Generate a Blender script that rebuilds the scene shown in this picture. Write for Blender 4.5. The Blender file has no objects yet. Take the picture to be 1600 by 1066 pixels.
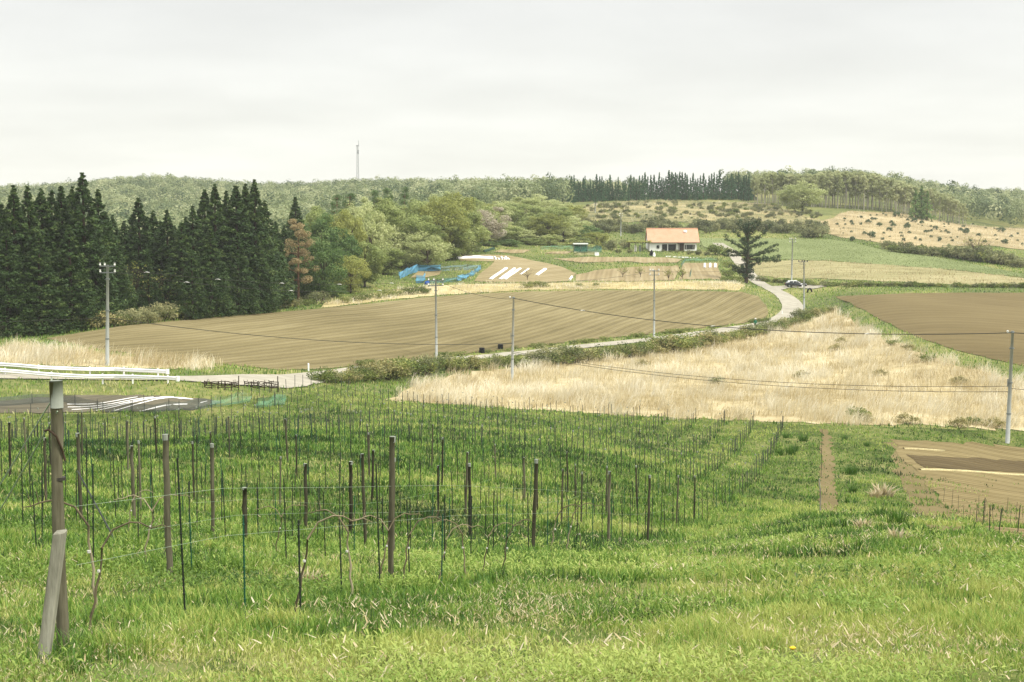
import bpy, bmesh, math, random
import numpy as np
from mathutils import Vector, Matrix
from mathutils.geometry import delaunay_2d_cdt
R = math.radians
SC = bpy.context.scene
COL = SC.collection

# ------------------------------------------------------------------ camera
FPX = 1600 * 50 / 36.0
PITCH = R(4.70)
cd = bpy.data.cameras.new('camera')
cam = bpy.data.objects.new('camera', cd)
COL.objects.link(cam)
cd.lens = 50; cd.sensor_width = 36; cd.clip_start = 0.1; cd.clip_end = 6000
cam.location = (0, 0, 0)
cam.rotation_euler = (math.pi / 2 - PITCH, 0, 0)
SC.camera = cam

# ------------------------------------------------------------------ sky, sun, exposure
SUN_EL, SUN_AZ = R(52), R(118)          # azimuth clockwise from +Y
w = bpy.data.worlds.new('World'); SC.world = w; w.use_nodes = True
nt = w.node_tree; N = nt.nodes; L = nt.links
N.clear()
out = N.new('ShaderNodeOutputWorld')
sky = N.new('ShaderNodeTexSky'); sky.sky_type = 'NISHITA'; sky.sun_disc = False
sky.sun_elevation = SUN_EL; sky.sun_rotation = SUN_AZ
bg1 = N.new('ShaderNodeBackground'); bg1.inputs['Strength'].default_value = 0.1
L.new(sky.outputs['Color'], bg1.inputs['Color'])
tc = N.new('ShaderNodeTexCoord')
sx = N.new('ShaderNodeSeparateXYZ'); L.new(tc.outputs['Generated'], sx.inputs[0])
def wmath(op, a, b=None, clamp=False):
    n = N.new('ShaderNodeMath'); n.operation = op; n.use_clamp = clamp
    for i, v in ((0, a), (1, b)):
        if v is None: continue
        if isinstance(v, (int, float)): n.inputs[i].default_value = v
        else: L.new(v, n.inputs[i])
    return n.outputs[0]
el = wmath('MAXIMUM', sx.outputs['Z'], 0.0)
den = wmath('ADD', el, 0.10)
cx = wmath('DIVIDE', sx.outputs['X'], den); cy = wmath('DIVIDE', sx.outputs['Y'], den)
cv = N.new('ShaderNodeCombineXYZ'); L.new(cx, cv.inputs[0]); L.new(cy, cv.inputs[1])
cn = N.new('ShaderNodeTexNoise'); cn.inputs['Scale'].default_value = 0.8; cn.inputs['Detail'].default_value = 5; cn.inputs['Roughness'].default_value = 0.5
L.new(cv.outputs[0], cn.inputs['Vector'])
prof = N.new('ShaderNodeValToRGB')       # overcast brightness profile by elevation
L.new(el, prof.inputs[0])
cr = prof.color_ramp
cr.elements[0].position = 0.0;  cr.elements[0].color = (0.535, 0.53, 0.48, 1)
cr.elements[1].position = 1.0;  cr.elements[1].color = (1.2, 1.2, 1.18, 1)
for p, c in ((0.05, (0.525, 0.523, 0.482)), (0.12, (0.485, 0.485, 0.462)), (0.20, (0.46, 0.462, 0.452)), (0.35, (0.8, 0.8, 0.79))):
    e = cr.elements.new(p); e.color = (*c, 1)
var = wmath('MULTIPLY', wmath('SUBTRACT', cn.outputs['Fac'], 0.5), 0.46)
var = wmath('ADD', var, 1.0)
mul = N.new('ShaderNodeVectorMath'); mul.operation = 'SCALE'
L.new(prof.outputs['Color'], mul.inputs[0]); L.new(var, mul.inputs['Scale'])
bg2 = N.new('ShaderNodeBackground'); bg2.inputs['Strength'].default_value = 1.0
L.new(mul.outputs[0], bg2.inputs['Color'])
mixw = N.new('ShaderNodeMixShader'); mixw.inputs[0].default_value = 0.94
L.new(bg1.outputs[0], mixw.inputs[1]); L.new(bg2.outputs[0], mixw.inputs[2]); L.new(mixw.outputs[0], out.inputs[0])

sd = bpy.data.lights.new('sun', 'SUN'); sd.energy = 2.4; sd.angle = R(10); sd.color = (1.0, 0.95, 0.84)
sun = bpy.data.objects.new('sun', sd); COL.objects.link(sun)
sdir = Vector((math.sin(SUN_AZ) * math.cos(SUN_EL), math.cos(SUN_AZ) * math.cos(SUN_EL), math.sin(SUN_EL)))
sun.rotation_euler = sdir.to_track_quat('Z', 'Y').to_euler()
SC.view_settings.view_transform = 'Standard'; SC.view_settings.look = 'None'
SC.view_settings.gamma = 1.0; SC.view_settings.exposure = 0.9
SC.cycles.max_bounces = 6; SC.cycles.diffuse_bounces = 3; SC.cycles.transmission_bounces = 4; SC.cycles.transparent_max_bounces = 12

# ------------------------------------------------------------------ terrain
CP, SP = math.cos(PITCH), math.sin(PITCH)
def ray(px, py):
    a = (np.asarray(px, float) - 800) / FPX; b = (533 - np.asarray(py, float)) / FPX
    return a / (CP + b * SP), (-SP + b * CP) / (CP + b * SP)     # x/y and z/y
CTRL = [  # photo column, photo row, distance
 (0,1066,9.6),(800,1066,9.6),(1600,1066,9.6),(98,1020,10.6),(610,910,18),(833,868,25.4),(950,857,32.7),(1012,850,39.3),
 (1057,828,47),(1085,814,55),(1145,774,73),(1196,702,110),(1210,668,126),
 (265,905,18.2),(30,1000,11.5),(333,838,25.4),(127,818,26),(548,842,32.7),(735,846,32.7),(383,800,40),(20,748,44),(300,745,48),(600,770,44),
 (900,785,52),(60,690,75),(400,680,80),(750,700,80),(1000,740,72),
 (0,655,112),(150,648,115),(300,641,118),(450,630,124),(620,630,131),(830,645,132),(1036,657,131),
 (1283,672,123),(1296,800,48),(1450,828,28),(1300,905,18),(1600,880,19.5),(1600,838,28),(1480,835,58),(1590,845,60),(1450,760,88),(1500,700,118),(1575,692,128),(1400,690,118),
 (620,624,138),(700,604,158),(800,595,170),(950,567,186),(1200,524,225),(1310,484,258),(1600,574,166),(1450,532,192),(1330,475,256),(1575,645,142),(1200,600,163),(1000,612,156),(1400,650,137),
 (285,594,128),(360,594,130),(440,597,136),(520,585,152),(640,569,172),(800,553,187),(1000,533,208),(1160,512,232),(1225,497,248),(1248,482,262),(1232,465,281),(1200,450,300),(1178,440,315),(1165,425,336),(1148,405,366),
 (278,598,124),(0,588,127),(168,572,137),(0,546,155),(70,530,166),(440,578,151),(300,566,150),(800,545,193),(1150,505,239),(200,509,180),(350,495,197),(500,483,215),(660,466,247),(830,456,263),(1000,455,269),(1160,455,273),(1200,472,267),
 (520,470,235),(640,447,270),(830,440,283),(1000,438,291),(1130,440,296),(700,411,316),(840,388,368),(950,391,375),(800,406,336),(900,415,331),(1010,392,384),(1090,392,384),(1120,420,331),
 (600,432,284),(720,398,332),(760,386,354),(0,525,176),(100,518,181),(300,492,206),(430,478,226),
 (1250,374,420),(1130,374,412),(1300,407,352),(1440,398,380),(1600,431,322),(1400,421,336),(1400,442,296),(1600,445,292),(1320,460,274),(1600,458,277),
 (1300,350,470),(1450,371,450),(1600,392,424),(1600,356,600),(1480,345,560),(1300,322,570),(1200,318,570),(1000,313,600),(870,316,600),(950,345,470),(1100,346,470),(1280,368,432),
 (250,302,850),(0,322,820),(0,317,960),(120,312,950),(250,306,1000),(400,316,950),(480,315,950),(700,317,980),(860,318,980),(250,345,620),(400,330,700),(560,310,950),(750,312,950),(860,318,820),(1050,305,700),(1350,300,690),(1500,330,680),(1600,326,900),(650,370,420),(300,430,300),
 (100,470,230),(-20,470,225),
]
pts = []
for px, py, d in CTRL:
    rx, rz = ray(px, py)
    pts.append((rx * d, d, rz * d))
    if px <= 70: pts.append((ray(px - 420, py)[0] * d, d, rz * d))
    if px >= 1575: pts.append((ray(px + 420, py)[0] * d, d, rz * d))
for y in (-22, -10, 0, 5):
    for x in (-14, -5, 0, 5, 14): pts.append((x, y, -1.62 - 0.155 * y))
for x in (-900, -450, 0, 450, 900): pts.append((x, 1650, -25))
P = np.array(pts, float)
def qmap(x, y): return np.stack([3.2 * x / (y + 30.0), np.log(y + 30.0)], -1)
def tps(r2): return np.where(r2 > 1e-12, r2 * np.log(r2 + 1e-12), 0)
Q = qmap(P[:, 0], P[:, 1])
D2 = ((Q[:, None] - Q[None]) ** 2).sum(-1)
n = len(Q)
A = np.zeros((n + 3, n + 3)); A[:n, :n] = tps(D2) + np.eye(n) * 2e-4
A[:n, n] = 1; A[:n, n + 1:] = Q; A[n, :n] = 1; A[n + 1:, :n] = Q.T
W = np.linalg.solve(A, np.concatenate([P[:, 2], np.zeros(3)]))
NU, NW = 241, 440
U = np.linspace(-0.80, 0.80, NU); WL = np.linspace(math.log(8.0), math.log(1690.0), NW)
GU, GW = np.meshgrid(U, WL)             # rows: w
q = np.stack([3.2 * GU.ravel(), GW.ravel()], -1)
gz = np.empty(len(q))
for i in range(0, len(q), 8192):
    qq = q[i:i + 8192]
    gz[i:i + 8192] = tps(((qq[:, None] - Q[None]) ** 2).sum(-1)) @ W[:n] + W[n] + qq @ W[n + 1:]
def hashn(ix, iy, seed):
    h = (ix.astype(np.int64) * 374761393 + iy.astype(np.int64) * 668265263 + seed * 1442695041) & 0xffffffff
    h = ((h ^ (h >> 13)) * 1274126177) & 0xffffffff
    return ((h ^ (h >> 16)) & 0xffff) / 65535.0
def vnoise(x, y, scale, seed=0):
    x = np.asarray(x, float) / scale; y = np.asarray(y, float) / scale
    ix = np.floor(x); iy = np.floor(y); fx = x - ix; fy = y - iy
    fx = fx * fx * (3 - 2 * fx); fy = fy * fy * (3 - 2 * fy)
    a = hashn(ix, iy, seed); b = hashn(ix + 1, iy, seed); c = hashn(ix, iy + 1, seed); d = hashn(ix + 1, iy + 1, seed)
    return (a * (1 - fx) + b * fx) * (1 - fy) + (c * (1 - fx) + d * fx) * fy
def fbm(x, y, scale, seed=0, octs=3):
    s = 0; amp = 1; tot = 0
    for o in range(octs):
        s = s + amp * vnoise(x, y, scale / 2 ** o, seed + o); tot += amp; amp *= 0.5
    return s / tot
GY = np.exp(GW) - 30.0; GX = GU * (GY + 30.0)
GZ = gz.reshape(GX.shape)
GZ = GZ + 0.16 * (fbm(GX, GY, 5.0, 7) - 0.5) * np.clip((GY - 2) / 10, 0, 1)
def ground(x, y):
    x = np.asarray(x, float); y = np.maximum(np.asarray(y, float), -21.9)
    u = (x / (y + 30.0) - U[0]) / (U[1] - U[0]); v = (np.log(y + 30.0) - WL[0]) / (WL[1] - WL[0])
    u = np.clip(u, 0, NU - 1.001); v = np.clip(v, 0, NW - 1.001)
    iu = u.astype(int); iv = v.astype(int); fu = u - iu; fv = v - iv
    return (GZ[iv, iu] * (1 - fu) + GZ[iv, iu + 1] * fu) * (1 - fv) + (GZ[iv + 1, iu] * (1 - fu) + GZ[iv + 1, iu + 1] * fu) * fv
_DS = np.exp(np.linspace(math.log(3.0), math.log(1500.0), 900))
def onground(px, py):
    """first place where the sight line through a photo pixel meets the terrain"""
    rx, rz = ray(px, py)
    f = rz * _DS - ground(rx * _DS, _DS)
    k = np.nonzero(f < 0)[0]
    k = k[0] if len(k) else len(_DS) - 1
    if k == 0: d = _DS[0]
    else:
        a, b = f[k - 1], f[k]; d = _DS[k - 1] + (_DS[k] - _DS[k - 1]) * a / (a - b)
    return Vector((rx * d, d, float(ground(rx * d, d))))
def atdist(px, d):
    x = (px - 800) / FPX * d / 1.0
    return Vector((x, d, float(ground(x, d))))
def height_to(p, py, px=800):
    return ray(px, py)[1] * p.y - p.z

# ------------------------------------------------------------------ tagging and mesh helpers
def tag(o, label=None, cat=None, group=None, kind=None):
    if label: o['label'] = label
    if cat: o['category'] = cat
    if group: o['group'] = group
    if kind: o['kind'] = kind
    return o
def empty(name, loc, rz=0.0, scale=1.0):
    o = bpy.data.objects.new(name, None); COL.objects.link(o)
    o.location = loc; o.rotation_euler = (0, 0, rz)
    o.scale = scale if isinstance(scale, (tuple, list)) else (scale,) * 3
    o.empty_display_size = 0.3
    return o
def link(name, me, parent=None):
    o = bpy.data.objects.new(name, me); COL.objects.link(o)
    if parent: o.parent = parent
    return o
def np_mesh(name, V, tris=None, quads=None, mat=None, attrs=None, smooth=False):
    me = bpy.data.meshes.new(name)
    V = np.asarray(V, np.float32)
    me.vertices.add(len(V)); me.vertices.foreach_set('co', V.ravel())
    loops = []; tot = []
    if quads is not None and len(quads): loops.append(np.asarray(quads, np.int32).ravel()); tot.append(np.full(len(quads), 4, np.int32))
    if tris is not None and len(tris): loops.append(np.asarray(tris, np.int32).ravel()); tot.append(np.full(len(tris), 3, np.int32))
    loops = np.concatenate(loops); tot = np.concatenate(tot)
    me.loops.add(len(loops)); me.loops.foreach_set('vertex_index', loops)
    me.polygons.add(len(tot))
    st = np.zeros(len(tot), np.int32); st[1:] = np.cumsum(tot)[:-1]
    me.polygons.foreach_set('loop_start', st); me.polygons.foreach_set('loop_total', tot)
    if smooth: me.polygons.foreach_set('use_smooth', np.ones(len(tot), bool))
    for k, a in (attrs or {}).items():
        at = me.attributes.new(k, 'FLOAT', 'POINT'); at.data.foreach_set('value', np.asarray(a, np.float32))
    me.update(calc_edges=True)
    if mat: me.materials.append(mat)
    return me
class MB:
    """collects simple solids into one mesh"""
    def __init__(s): s.v = []; s.f = []; s.t = None
    def add(s, vs, fs):
        k = len(s.v); s.v += [tuple(v) for v in vs]; s.f += [tuple(i + k for i in f) for f in fs]
    def box(s, c, size, M=None):
        hx, hy, hz = size[0] / 2, size[1] / 2, size[2] / 2
        vs = [Vector((x * hx, y * hy, z * hz)) for z in (-1, 1) for y in (-1, 1) for x in (-1, 1)]
        if M is not None: vs = [M @ v for v in vs]
        c = Vector(c)
        s.add([v + c for v in vs], [(0, 2, 3, 1), (4, 5, 7, 6), (0, 1, 5, 4), (2, 6, 7, 3), (0, 4, 6, 2), (1, 3, 7, 5)])
    def tube(s, path, rad, n=8, cap=True):
        path = [Vector(p) for p in path]
        if not isinstance(rad, (list, tuple)): rad = [rad] * len(path)
        k = len(s.v); up = None
        for i, p in enumerate(path):
            t = (path[min(i + 1, len(path) - 1)] - path[max(i - 1, 0)])
            t = t.normalized() if t.length > 1e-9 else Vector((0, 0, 1))
            if up is None or abs(t.dot(up)) > 0.98: up = Vector((0, 1, 0)) if abs(t.y) < 0.9 else Vector((1, 0, 0))
            a = t.cross(up).normalized(); b = t.cross(a).normalized(); up = -b if False else up
            for j in range(n):
                th = 2 * math.pi * j / n
                s.v.append(tuple(p + (a * math.cos(th) + b * math.sin(th)) * rad[i]))
        for i in range(len(path) - 1):
            for j in range(n):
                j2 = (j + 1) % n
                s.f.append((k + i * n + j, k + i * n + j2, k + (i + 1) * n + j2, k + (i + 1) * n + j))
        if cap:
            s.f.append(tuple(k + j for j in range(n))); e = k + (len(path) - 1) * n
            s.f.append(tuple(e + n - 1 - j for j in range(n)))
    def build(s, name, mat, parent=None, smooth=False):
        me = bpy.data.meshes.new(name); me.from_pydata(s.v, [], s.f); me.update()
        if smooth:
            for p in me.polygons: p.use_smooth = True
        me.materials.append(mat)
        return link(name, me, parent)
def copy_tree(o, parent=None, loc=None, rz=None, scale=None):
    c = o.copy(); COL.objects.link(c)
    if parent: c.parent = parent
    if loc is not None: c.location = loc
    if rz is not None: c.rotation_euler[2] = rz
    if scale is not None: c.scale = scale if isinstance(scale, (tuple, list)) else (scale,) * 3
    for ch in o.children: copy_tree(ch, c)
    return c
ORD = ['first','second','third','fourth','fifth','sixth','seventh','eighth','ninth','tenth','eleventh','twelfth','thirteenth','fourteenth','fifteenth','sixteenth','seventeenth','eighteenth','nineteenth','twentieth',
 'twenty-first','twenty-second','twenty-third','twenty-fourth','twenty-fifth','twenty-sixth','twenty-seventh','twenty-eighth','twenty-ninth','thirtieth']
def inpoly(x, y, poly):
    x = np.asarray(x, float); y = np.asarray(y, float); r = np.zeros(x.shape, bool)
    p = np.asarray([(a[0], a[1]) for a in poly], float)
    x1, y1 = p[:, 0], p[:, 1]; x2, y2 = np.roll(x1, -1), np.roll(y1, -1)
    for a, b, c, d in zip(x1, y1, x2, y2):
        if b == d: continue
        m = ((b > y) != (d > y)) & (x < (c - a) * (y - b) / (d - b) + a)
        r ^= m
    return r

# ------------------------------------------------------------------ materials
def lin(c):
    return tuple(((v / 255) / 12.92 if v / 255 <= 0.04045 else ((v / 255 + 0.055) / 1.055) ** 2.4) for v in c)
def col(rgb, k=0.6):
    return (*[min(0.9, v * k) for v in lin(rgb)], 1.0)
class NB:
    def __init__(s, name):
        s.m = bpy.data.materials.new(name); s.m.use_nodes = True; s.t = s.m.node_tree; s.t.nodes.clear()
        s.out = s.t.nodes.new('ShaderNodeOutputMaterial')
    def n(s, typ, **kw):
        x = s.t.nodes.new(typ)
        for k, v in kw.items(): setattr(x, k, v)
        return x
    def l(s, a, b): s.t.links.new(a, b)
    def math(s, op, a, b=0.0, clamp=False):
        x = s.n('ShaderNodeMath', operation=op); x.use_clamp = clamp
        for i, v in ((0, a), (1, b)):
            if isinstance(v, (int, float)): x.inputs[i].default_value = v
            else: s.l(v, x.inputs[i])
        return x.outputs[0]
    def noise(s, scale, detail=3, rough=0.55, vec=None, off=0):
        if vec is None:
            g = s.n('ShaderNodeTexCoord'); vec = g.outputs['Object']
        x = s.n('ShaderNodeTexNoise'); x.inputs['Scale'].default_value = scale; x.inputs['Detail'].default_value = detail; x.inputs['Roughness'].default_value = rough
        if off:
            mp = s.n('ShaderNodeMapping'); mp.inputs['Location'].default_value = (off, off * 1.7, off * 0.6); s.l(vec, mp.inputs[0]); vec = mp.outputs[0]
        s.l(vec, x.inputs['Vector']); return x.outputs['Fac']
    def ramp(s, fac, stops):
        x = s.n('ShaderNodeValToRGB'); e = x.color_ramp.elements
        e[0].position, e[0].color = stops[0]; e[1].position, e[1].color = stops[-1]
        for p, c in stops[1:-1]:
            k = e.new(p); k.color = c
        s.l(fac, x.inputs[0]); return x.outputs['Color']
    def mix(s, fac, a, b, mode='MIX'):
        x = s.n('ShaderNodeMix', data_type='RGBA', blend_type=mode)
        for i, v in ((0, fac), (6, a), (7, b)):
            if isinstance(v, (int, float, tuple)): x.inputs[i].default_value = v
            else: s.l(v, x.inputs[i])
        return x.outputs[2]
    def surf(s, c, rough=0.9, bump=None, bstr=0.3, bdist=0.05, spec=0.2, metal=0.0, trans=0.0):
        p = s.n('ShaderNodeBsdfPrincipled')
        p.inputs['Roughness'].default_value = rough; p.inputs['Specular IOR Level'].default_value = spec; p.inputs['Metallic'].default_value = metal
        if isinstance(c, tuple): p.inputs['Base Color'].default_value = c
        else: s.l(c, p.inputs['Base Color'])
        if bump is not None:
            b = s.n('ShaderNodeBump'); b.inputs['Strength'].default_value = bstr; b.inputs['Distance'].default_value = bdist
            s.l(bump, b.inputs['Height']); s.l(b.outputs[0], p.inputs['Normal'])
        o = p.outputs[0]
        if trans > 0:
            tr = s.n('ShaderNodeBsdfTranslucent')
            if isinstance(c, tuple): tr.inputs['Color'].default_value = c
            else: s.l(c, tr.inputs['Color'])
            mx = s.n('ShaderNodeMixShader'); mx.inputs[0].default_value = trans
            s.l(o, mx.inputs[1]); s.l(tr.outputs[0], mx.inputs[2]); o = mx.outputs[0]
        s.l(o, s.out.inputs['Surface']); return s.m
def plain(name, rgb, rough=0.8, var=0.25, scale=3.0, k=0.6, metal=0.0, spec=0.25):
    b = NB(name); f = b.noise(scale, 4)
    c1 = col(rgb, k * (1 - var)); c2 = col(rgb, k * (1 + var * 0.6))
    return b.surf(b.ramp(f, [(0.3, c1), (0.7, c2)]), rough, spec=spec, metal=metal)
def leafy(name, dark, mid, light, trans=0.3, k=0.8, objvar=0.25):
    """foliage: colour follows each leaf's own tint and a small shift from tree to tree"""
    b = NB(name); a = b.n('ShaderNodeAttribute', attribute_name='tint')
    oi = b.n('ShaderNodeObjectInfo')
    f = b.math('ADD', a.outputs['Fac'], b.math('MULTIPLY', b.math('SUBTRACT', oi.outputs['Random'], 0.5), objvar), clamp=True)
    c = b.ramp(f, [(0.0, col(dark, k)), (0.5, col(mid, k)), (1.0, col(light, k))])
    return b.surf(c, 0.65, trans=trans, spec=0.25)
# ------------------------------------------------------------------ the land
b = NB('ground_grass')
f1 = b.noise(0.035, 5); f2 = b.noise(0.9, 5, 0.65, off=7)
f = b.math('ADD', b.math('MULTIPLY', f1, 0.62), b.math('MULTIPLY', f2, 0.45))
M_GROUND = b.surf(b.ramp(f, [(0.36, col((78, 92, 48))), (0.5, col((118, 128, 68))), (0.62, col((158, 156, 92))), (0.74, col((190, 178, 126)))]), 0.95, bump=f2, bstr=0.6, bdist=0.15)
V = np.stack([GX.ravel(), GY.ravel(), GZ.ravel()], -1)
ii = np.arange(NW * NU).reshape(NW, NU)
gquads = np.stack([ii[:-1, :-1], ii[:-1, 1:], ii[1:, 1:], ii[1:, :-1]], -1).reshape(-1, 4)
tag(link('ground', np_mesh('ground', V, quads=gquads, mat=M_GROUND, smooth=True)), 'rolling grassy farmland rising to low wooded hills', 'ground', kind='structure')

def soilmat(name, c1, c2, c3, ang, spacing, fine=0.5, wet=None, k=0.52, amp=1.0):
    """tilled soil: furrow lines along one direction, clods, and broad damp patches"""
    b = NB(name); g = b.n('ShaderNodeTexCoord')
    mp = b.n('ShaderNodeMapping'); mp.inputs['Rotation'].default_value = (0, 0, ang); b.l(g.outputs['Object'], mp.inputs[0])
    nz = b.n('ShaderNodeTexNoise'); nz.inputs['Scale'].default_value = 0.05; nz.inputs['Detail'].default_value = 2; b.l(mp.outputs[0], nz.inputs['Vector'])
    ds = b.n('ShaderNodeVectorMath', operation='SCALE'); b.l(nz.outputs['Color'], ds.inputs[0]); ds.inputs['Scale'].default_value = 1.0
    ad = b.n('ShaderNodeVectorMath', operation='ADD'); b.l(mp.outputs[0], ad.inputs[0]); b.l(ds.outputs[0], ad.inputs[1])
    def wave(sp, dist):
        w = b.n('ShaderNodeTexWave', wave_type='BANDS', bands_direction='X', wave_profile='SIN')
        w.inputs['Scale'].default_value = 0.314 / sp; w.inputs['Distortion'].default_value = dist; w.inputs['Detail'].default_value = 2; w.inputs['Detail Scale'].default_value = 1.5
        b.l(ad.outputs[0], w.inputs['Vector']); return w.outputs['Fac']
    w1 = wave(spacing, 0.6); w2 = wave(spacing * 2.9, 1.2); w3 = wave(fine, 0.8)
    st = b.n('ShaderNodeMapping'); st.inputs['Scale'].default_value = (1.0, 0.12, 1.0); b.l(ad.outputs[0], st.inputs[0])
    streak = b.noise(0.55, 4, 0.6, vec=st.outputs[0]); broad = b.noise(0.028, 3, 0.5, off=3); clod = b.noise(2.2, 4, 0.7, off=5)
    h = b.math('ADD', b.math('MULTIPLY', w1, 0.10 * amp), b.math('MULTIPLY', w3, 0.08 * amp))
    h = b.math('ADD', h, b.math('MULTIPLY', w2, 0.06 * amp)); h = b.math('ADD', h, b.math('MULTIPLY', streak, 0.34))
    h = b.math('ADD', h, b.math('MULTIPLY', broad, 0.42)); h = b.math('ADD', h, b.math('MULTIPLY', clod, 0.16))
    cc = b.ramp(h, [(0.30, col(c1, k)), (0.56, col(c2, k)), (0.80, col(c3, k))])
    hb = b.math('ADD', b.math('MULTIPLY', w1, 0.8 * amp), b.math('ADD', b.math('MULTIPLY', w3, 0.4 * amp), b.math('MULTIPLY', clod, 0.6)))
    return b.surf(cc, 0.95, bump=hb, bstr=0.75, bdist=0.16, spec=0.1)
def grassmat(name, c1, c2, c3, scale, k=0.6, stretch=None, big=0.06):
    b = NB(name); vec = None
    if stretch:
        g = b.n('ShaderNodeTexCoord'); mp = b.n('ShaderNodeMapping'); mp.inputs['Scale'].default_value = stretch; b.l(g.outputs['Object'], mp.inputs[0]); vec = mp.outputs[0]
    f1 = b.noise(scale, 5, 0.65, vec=vec); f2 = b.noise(big, 3, 0.5, vec=vec, off=4)
    f = b.math('ADD', b.math('MULTIPLY', f1, 0.55), b.math('MULTIPLY', f2, 0.5))
    return b.surf(b.ramp(f, [(0.38, col(c1, k)), (0.52, col(c2, k)), (0.66, col(c3, k))]), 0.95, bump=f1, bstr=0.8, bdist=0.25, spec=0.1)
def wpoly(px_poly, seg=14, jit=0.0, seed=1):
    rng = random.Random(seed); r = []
    m = len(px_poly)
    for i in range(m):
        a, c = px_poly[i], px_poly[(i + 1) % m]
        k = max(1, int(math.hypot(c[0] - a[0], (c[1] - a[1]) * 2) / seg))
        for j in range(k):
            t = j / k
            p = onground(a[0] + (c[0] - a[0]) * t, a[1] + (c[1] - a[1]) * t)
            if jit:
                p.x += rng.uniform(-1, 1) * jit * p.y; p.y += rng.uniform(-1, 1) * jit * p.y * 1.5
            r.append((p.x, p.y))
    return r
def sheet_w(name, poly, mat, off=0.04, label=None, cat=None, kind='structure', group=None, step=None):
    p = np.array(poly); x0, y0 = p.min(0); x1, y1 = p.max(0)
    st = step or max(0.8, 0.010 * (y0 + y1) / 2)
    while (x1 - x0) * (y1 - y0) / st ** 2 > 40000: st *= 1.3
    gx, gy = np.meshgrid(np.arange(x0, x1, st), np.arange(y0, y1, st)); gx = gx.ravel(); gy = gy.ravel()
    m = inpoly(gx, gy, poly); gx, gy = gx[m], gy[m]
    rs = np.random.RandomState(5); gx = gx + rs.uniform(-.1, .1, len(gx)) * st; gy = gy + rs.uniform(-.1, .1, len(gy)) * st
    nb = len(poly)
    co = [Vector(a) for a in poly] + [Vector(a) for a in zip(gx, gy)]
    r = delaunay_2d_cdt(co, [], [list(range(nb))], 1, 1e-5)
    v2 = np.array([(v.x, v.y) for v in r[0]])
    z = ground(v2[:, 0], v2[:, 1]) + off + 0.00022 * v2[:, 1]
    tri = [list(f) for f in r[2]]
    me = bpy.data.meshes.new(name); me.from_pydata([(*a, c) for a, c in zip(v2, z)], [], tri)
    for q_ in me.polygons: q_.use_smooth = True
    if len(me.polygons) and me.polygons[0].normal.z < 0: me.flip_normals()
    me.update(); me.materials.append(mat)
    return tag(link(name, me), label, cat, group, kind)
def sheet(name, px_poly, mat, off=0.04, label=None, cat=None, jit=0.0012, seed=1, kind='structure', group=None, seg=14, step=None):
    w_ = wpoly(px_poly, seg, jit, seed)
    sheet_w(name, w_, mat, off, label, cat, kind, group, step)
    return w_
def ribbon(name, pts, width, mat, off, label, cat, seed=2):
    pts = [Vector(p) for p in pts]; r = []
    def cat_rom(p0, p1, p2, p3, t): return 0.5 * ((2 * p1) + (-p0 + p2) * t + (2 * p0 - 5 * p1 + 4 * p2 - p3) * t * t + (-p0 + 3 * p1 - 3 * p2 + p3) * t ** 3)
    sm = []
    for i in range(len(pts) - 1):
        a, b_, c, d = pts[max(i - 1, 0)], pts[i], pts[i + 1], pts[min(i + 2, len(pts) - 1)]
        for t in (0, .25, .5, .75): sm.append(cat_rom(a, b_, c, d, t))
    sm.append(pts[-1]); Lp, Rp = [], []
    for i, p in enumerate(sm):
        t = sm[min(i + 1, len(sm) - 1)] - sm[max(i - 1, 0)]; t.z = 0; t.normalize()
        nrm = Vector((-t.y, t.x, 0)); w_ = (width[min(i * len(width) // len(sm), len(width) - 1)] if isinstance(width, list) else width) / 2
        Lp.append((p + nrm * w_).to_2d()); Rp.append((p - nrm * w_).to_2d())
    vs, fs = [], []; K = 5
    for a, c in zip(Lp, Rp):
        for k in range(K):
            q_ = a.lerp(c, k / (K - 1)); vs.append((q_.x, q_.y, float(ground(q_.x, q_.y)) + off + 0.00022 * q_.y))
    for i in range(len(sm) - 1):
        for k in range(K - 1): fs.append((i * K + k, i * K + k + 1, (i + 1) * K + k + 1, (i + 1) * K + k))
    me = bpy.data.meshes.new(name); me.from_pydata(vs, [], fs); me.update(); me.materials.append(mat)
    if me.polygons[0].normal.z < 0: me.flip_normals()
    tag(link(name, me), label, cat, kind='structure')
    return [tuple(a) for a in Lp] + [tuple(a) for a in reversed(Rp)]

FUR = math.atan2(25, 58)                 # furrows run away from the camera to the right
M_FIELD = soilmat('field_soil', (102, 93, 58), (152, 139, 97), (186, 173, 128), FUR, 1.5, 0.55)
M_FIELD_R = soilmat('right_field_soil', (96, 85, 52), (138, 122, 82), (166, 150, 106), R(-72), 1.3, 0.5)
M_PLOT = soilmat('garden_soil', (136, 120, 82), (178, 162, 118), (206, 190, 150), R(33), 2.2, 0.9)
M_PLOT2 = soilmat('garden_soil_across', (136, 120, 82), (178, 160, 118), (206, 190, 150), R(5), 2.6, 1.0)
M_TILL = soilmat('tilled_soil', (88, 77, 46), (138, 122, 80), (176, 159, 112), R(-84), 1.1, 0.45, amp=2.0)
M_DAMP = soilmat('damp_soil', (78, 66, 42), (106, 91, 60), (136, 120, 84), R(-84), 1.5, 0.5)
M_BARE = soilmat('bare_soil', (112, 100, 62), (154, 139, 96), (188, 172, 126), R(0), 1.2, 0.3, amp=0.15)
M_GREY = soilmat('grey_soil', (92, 88, 74), (124, 118, 98), (150, 142, 118), R(70), 1.2, 0.4)
M_DRYBASE = grassmat('dry_meadow_floor', (168, 150, 106), (210, 194, 150), (230, 216, 176), 0.5, stretch=(1, 1, 1))
M_STRAW = grassmat('straw_bank_floor', (150, 140, 92), (206, 190, 136), (226, 212, 164), 0.45)
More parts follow.
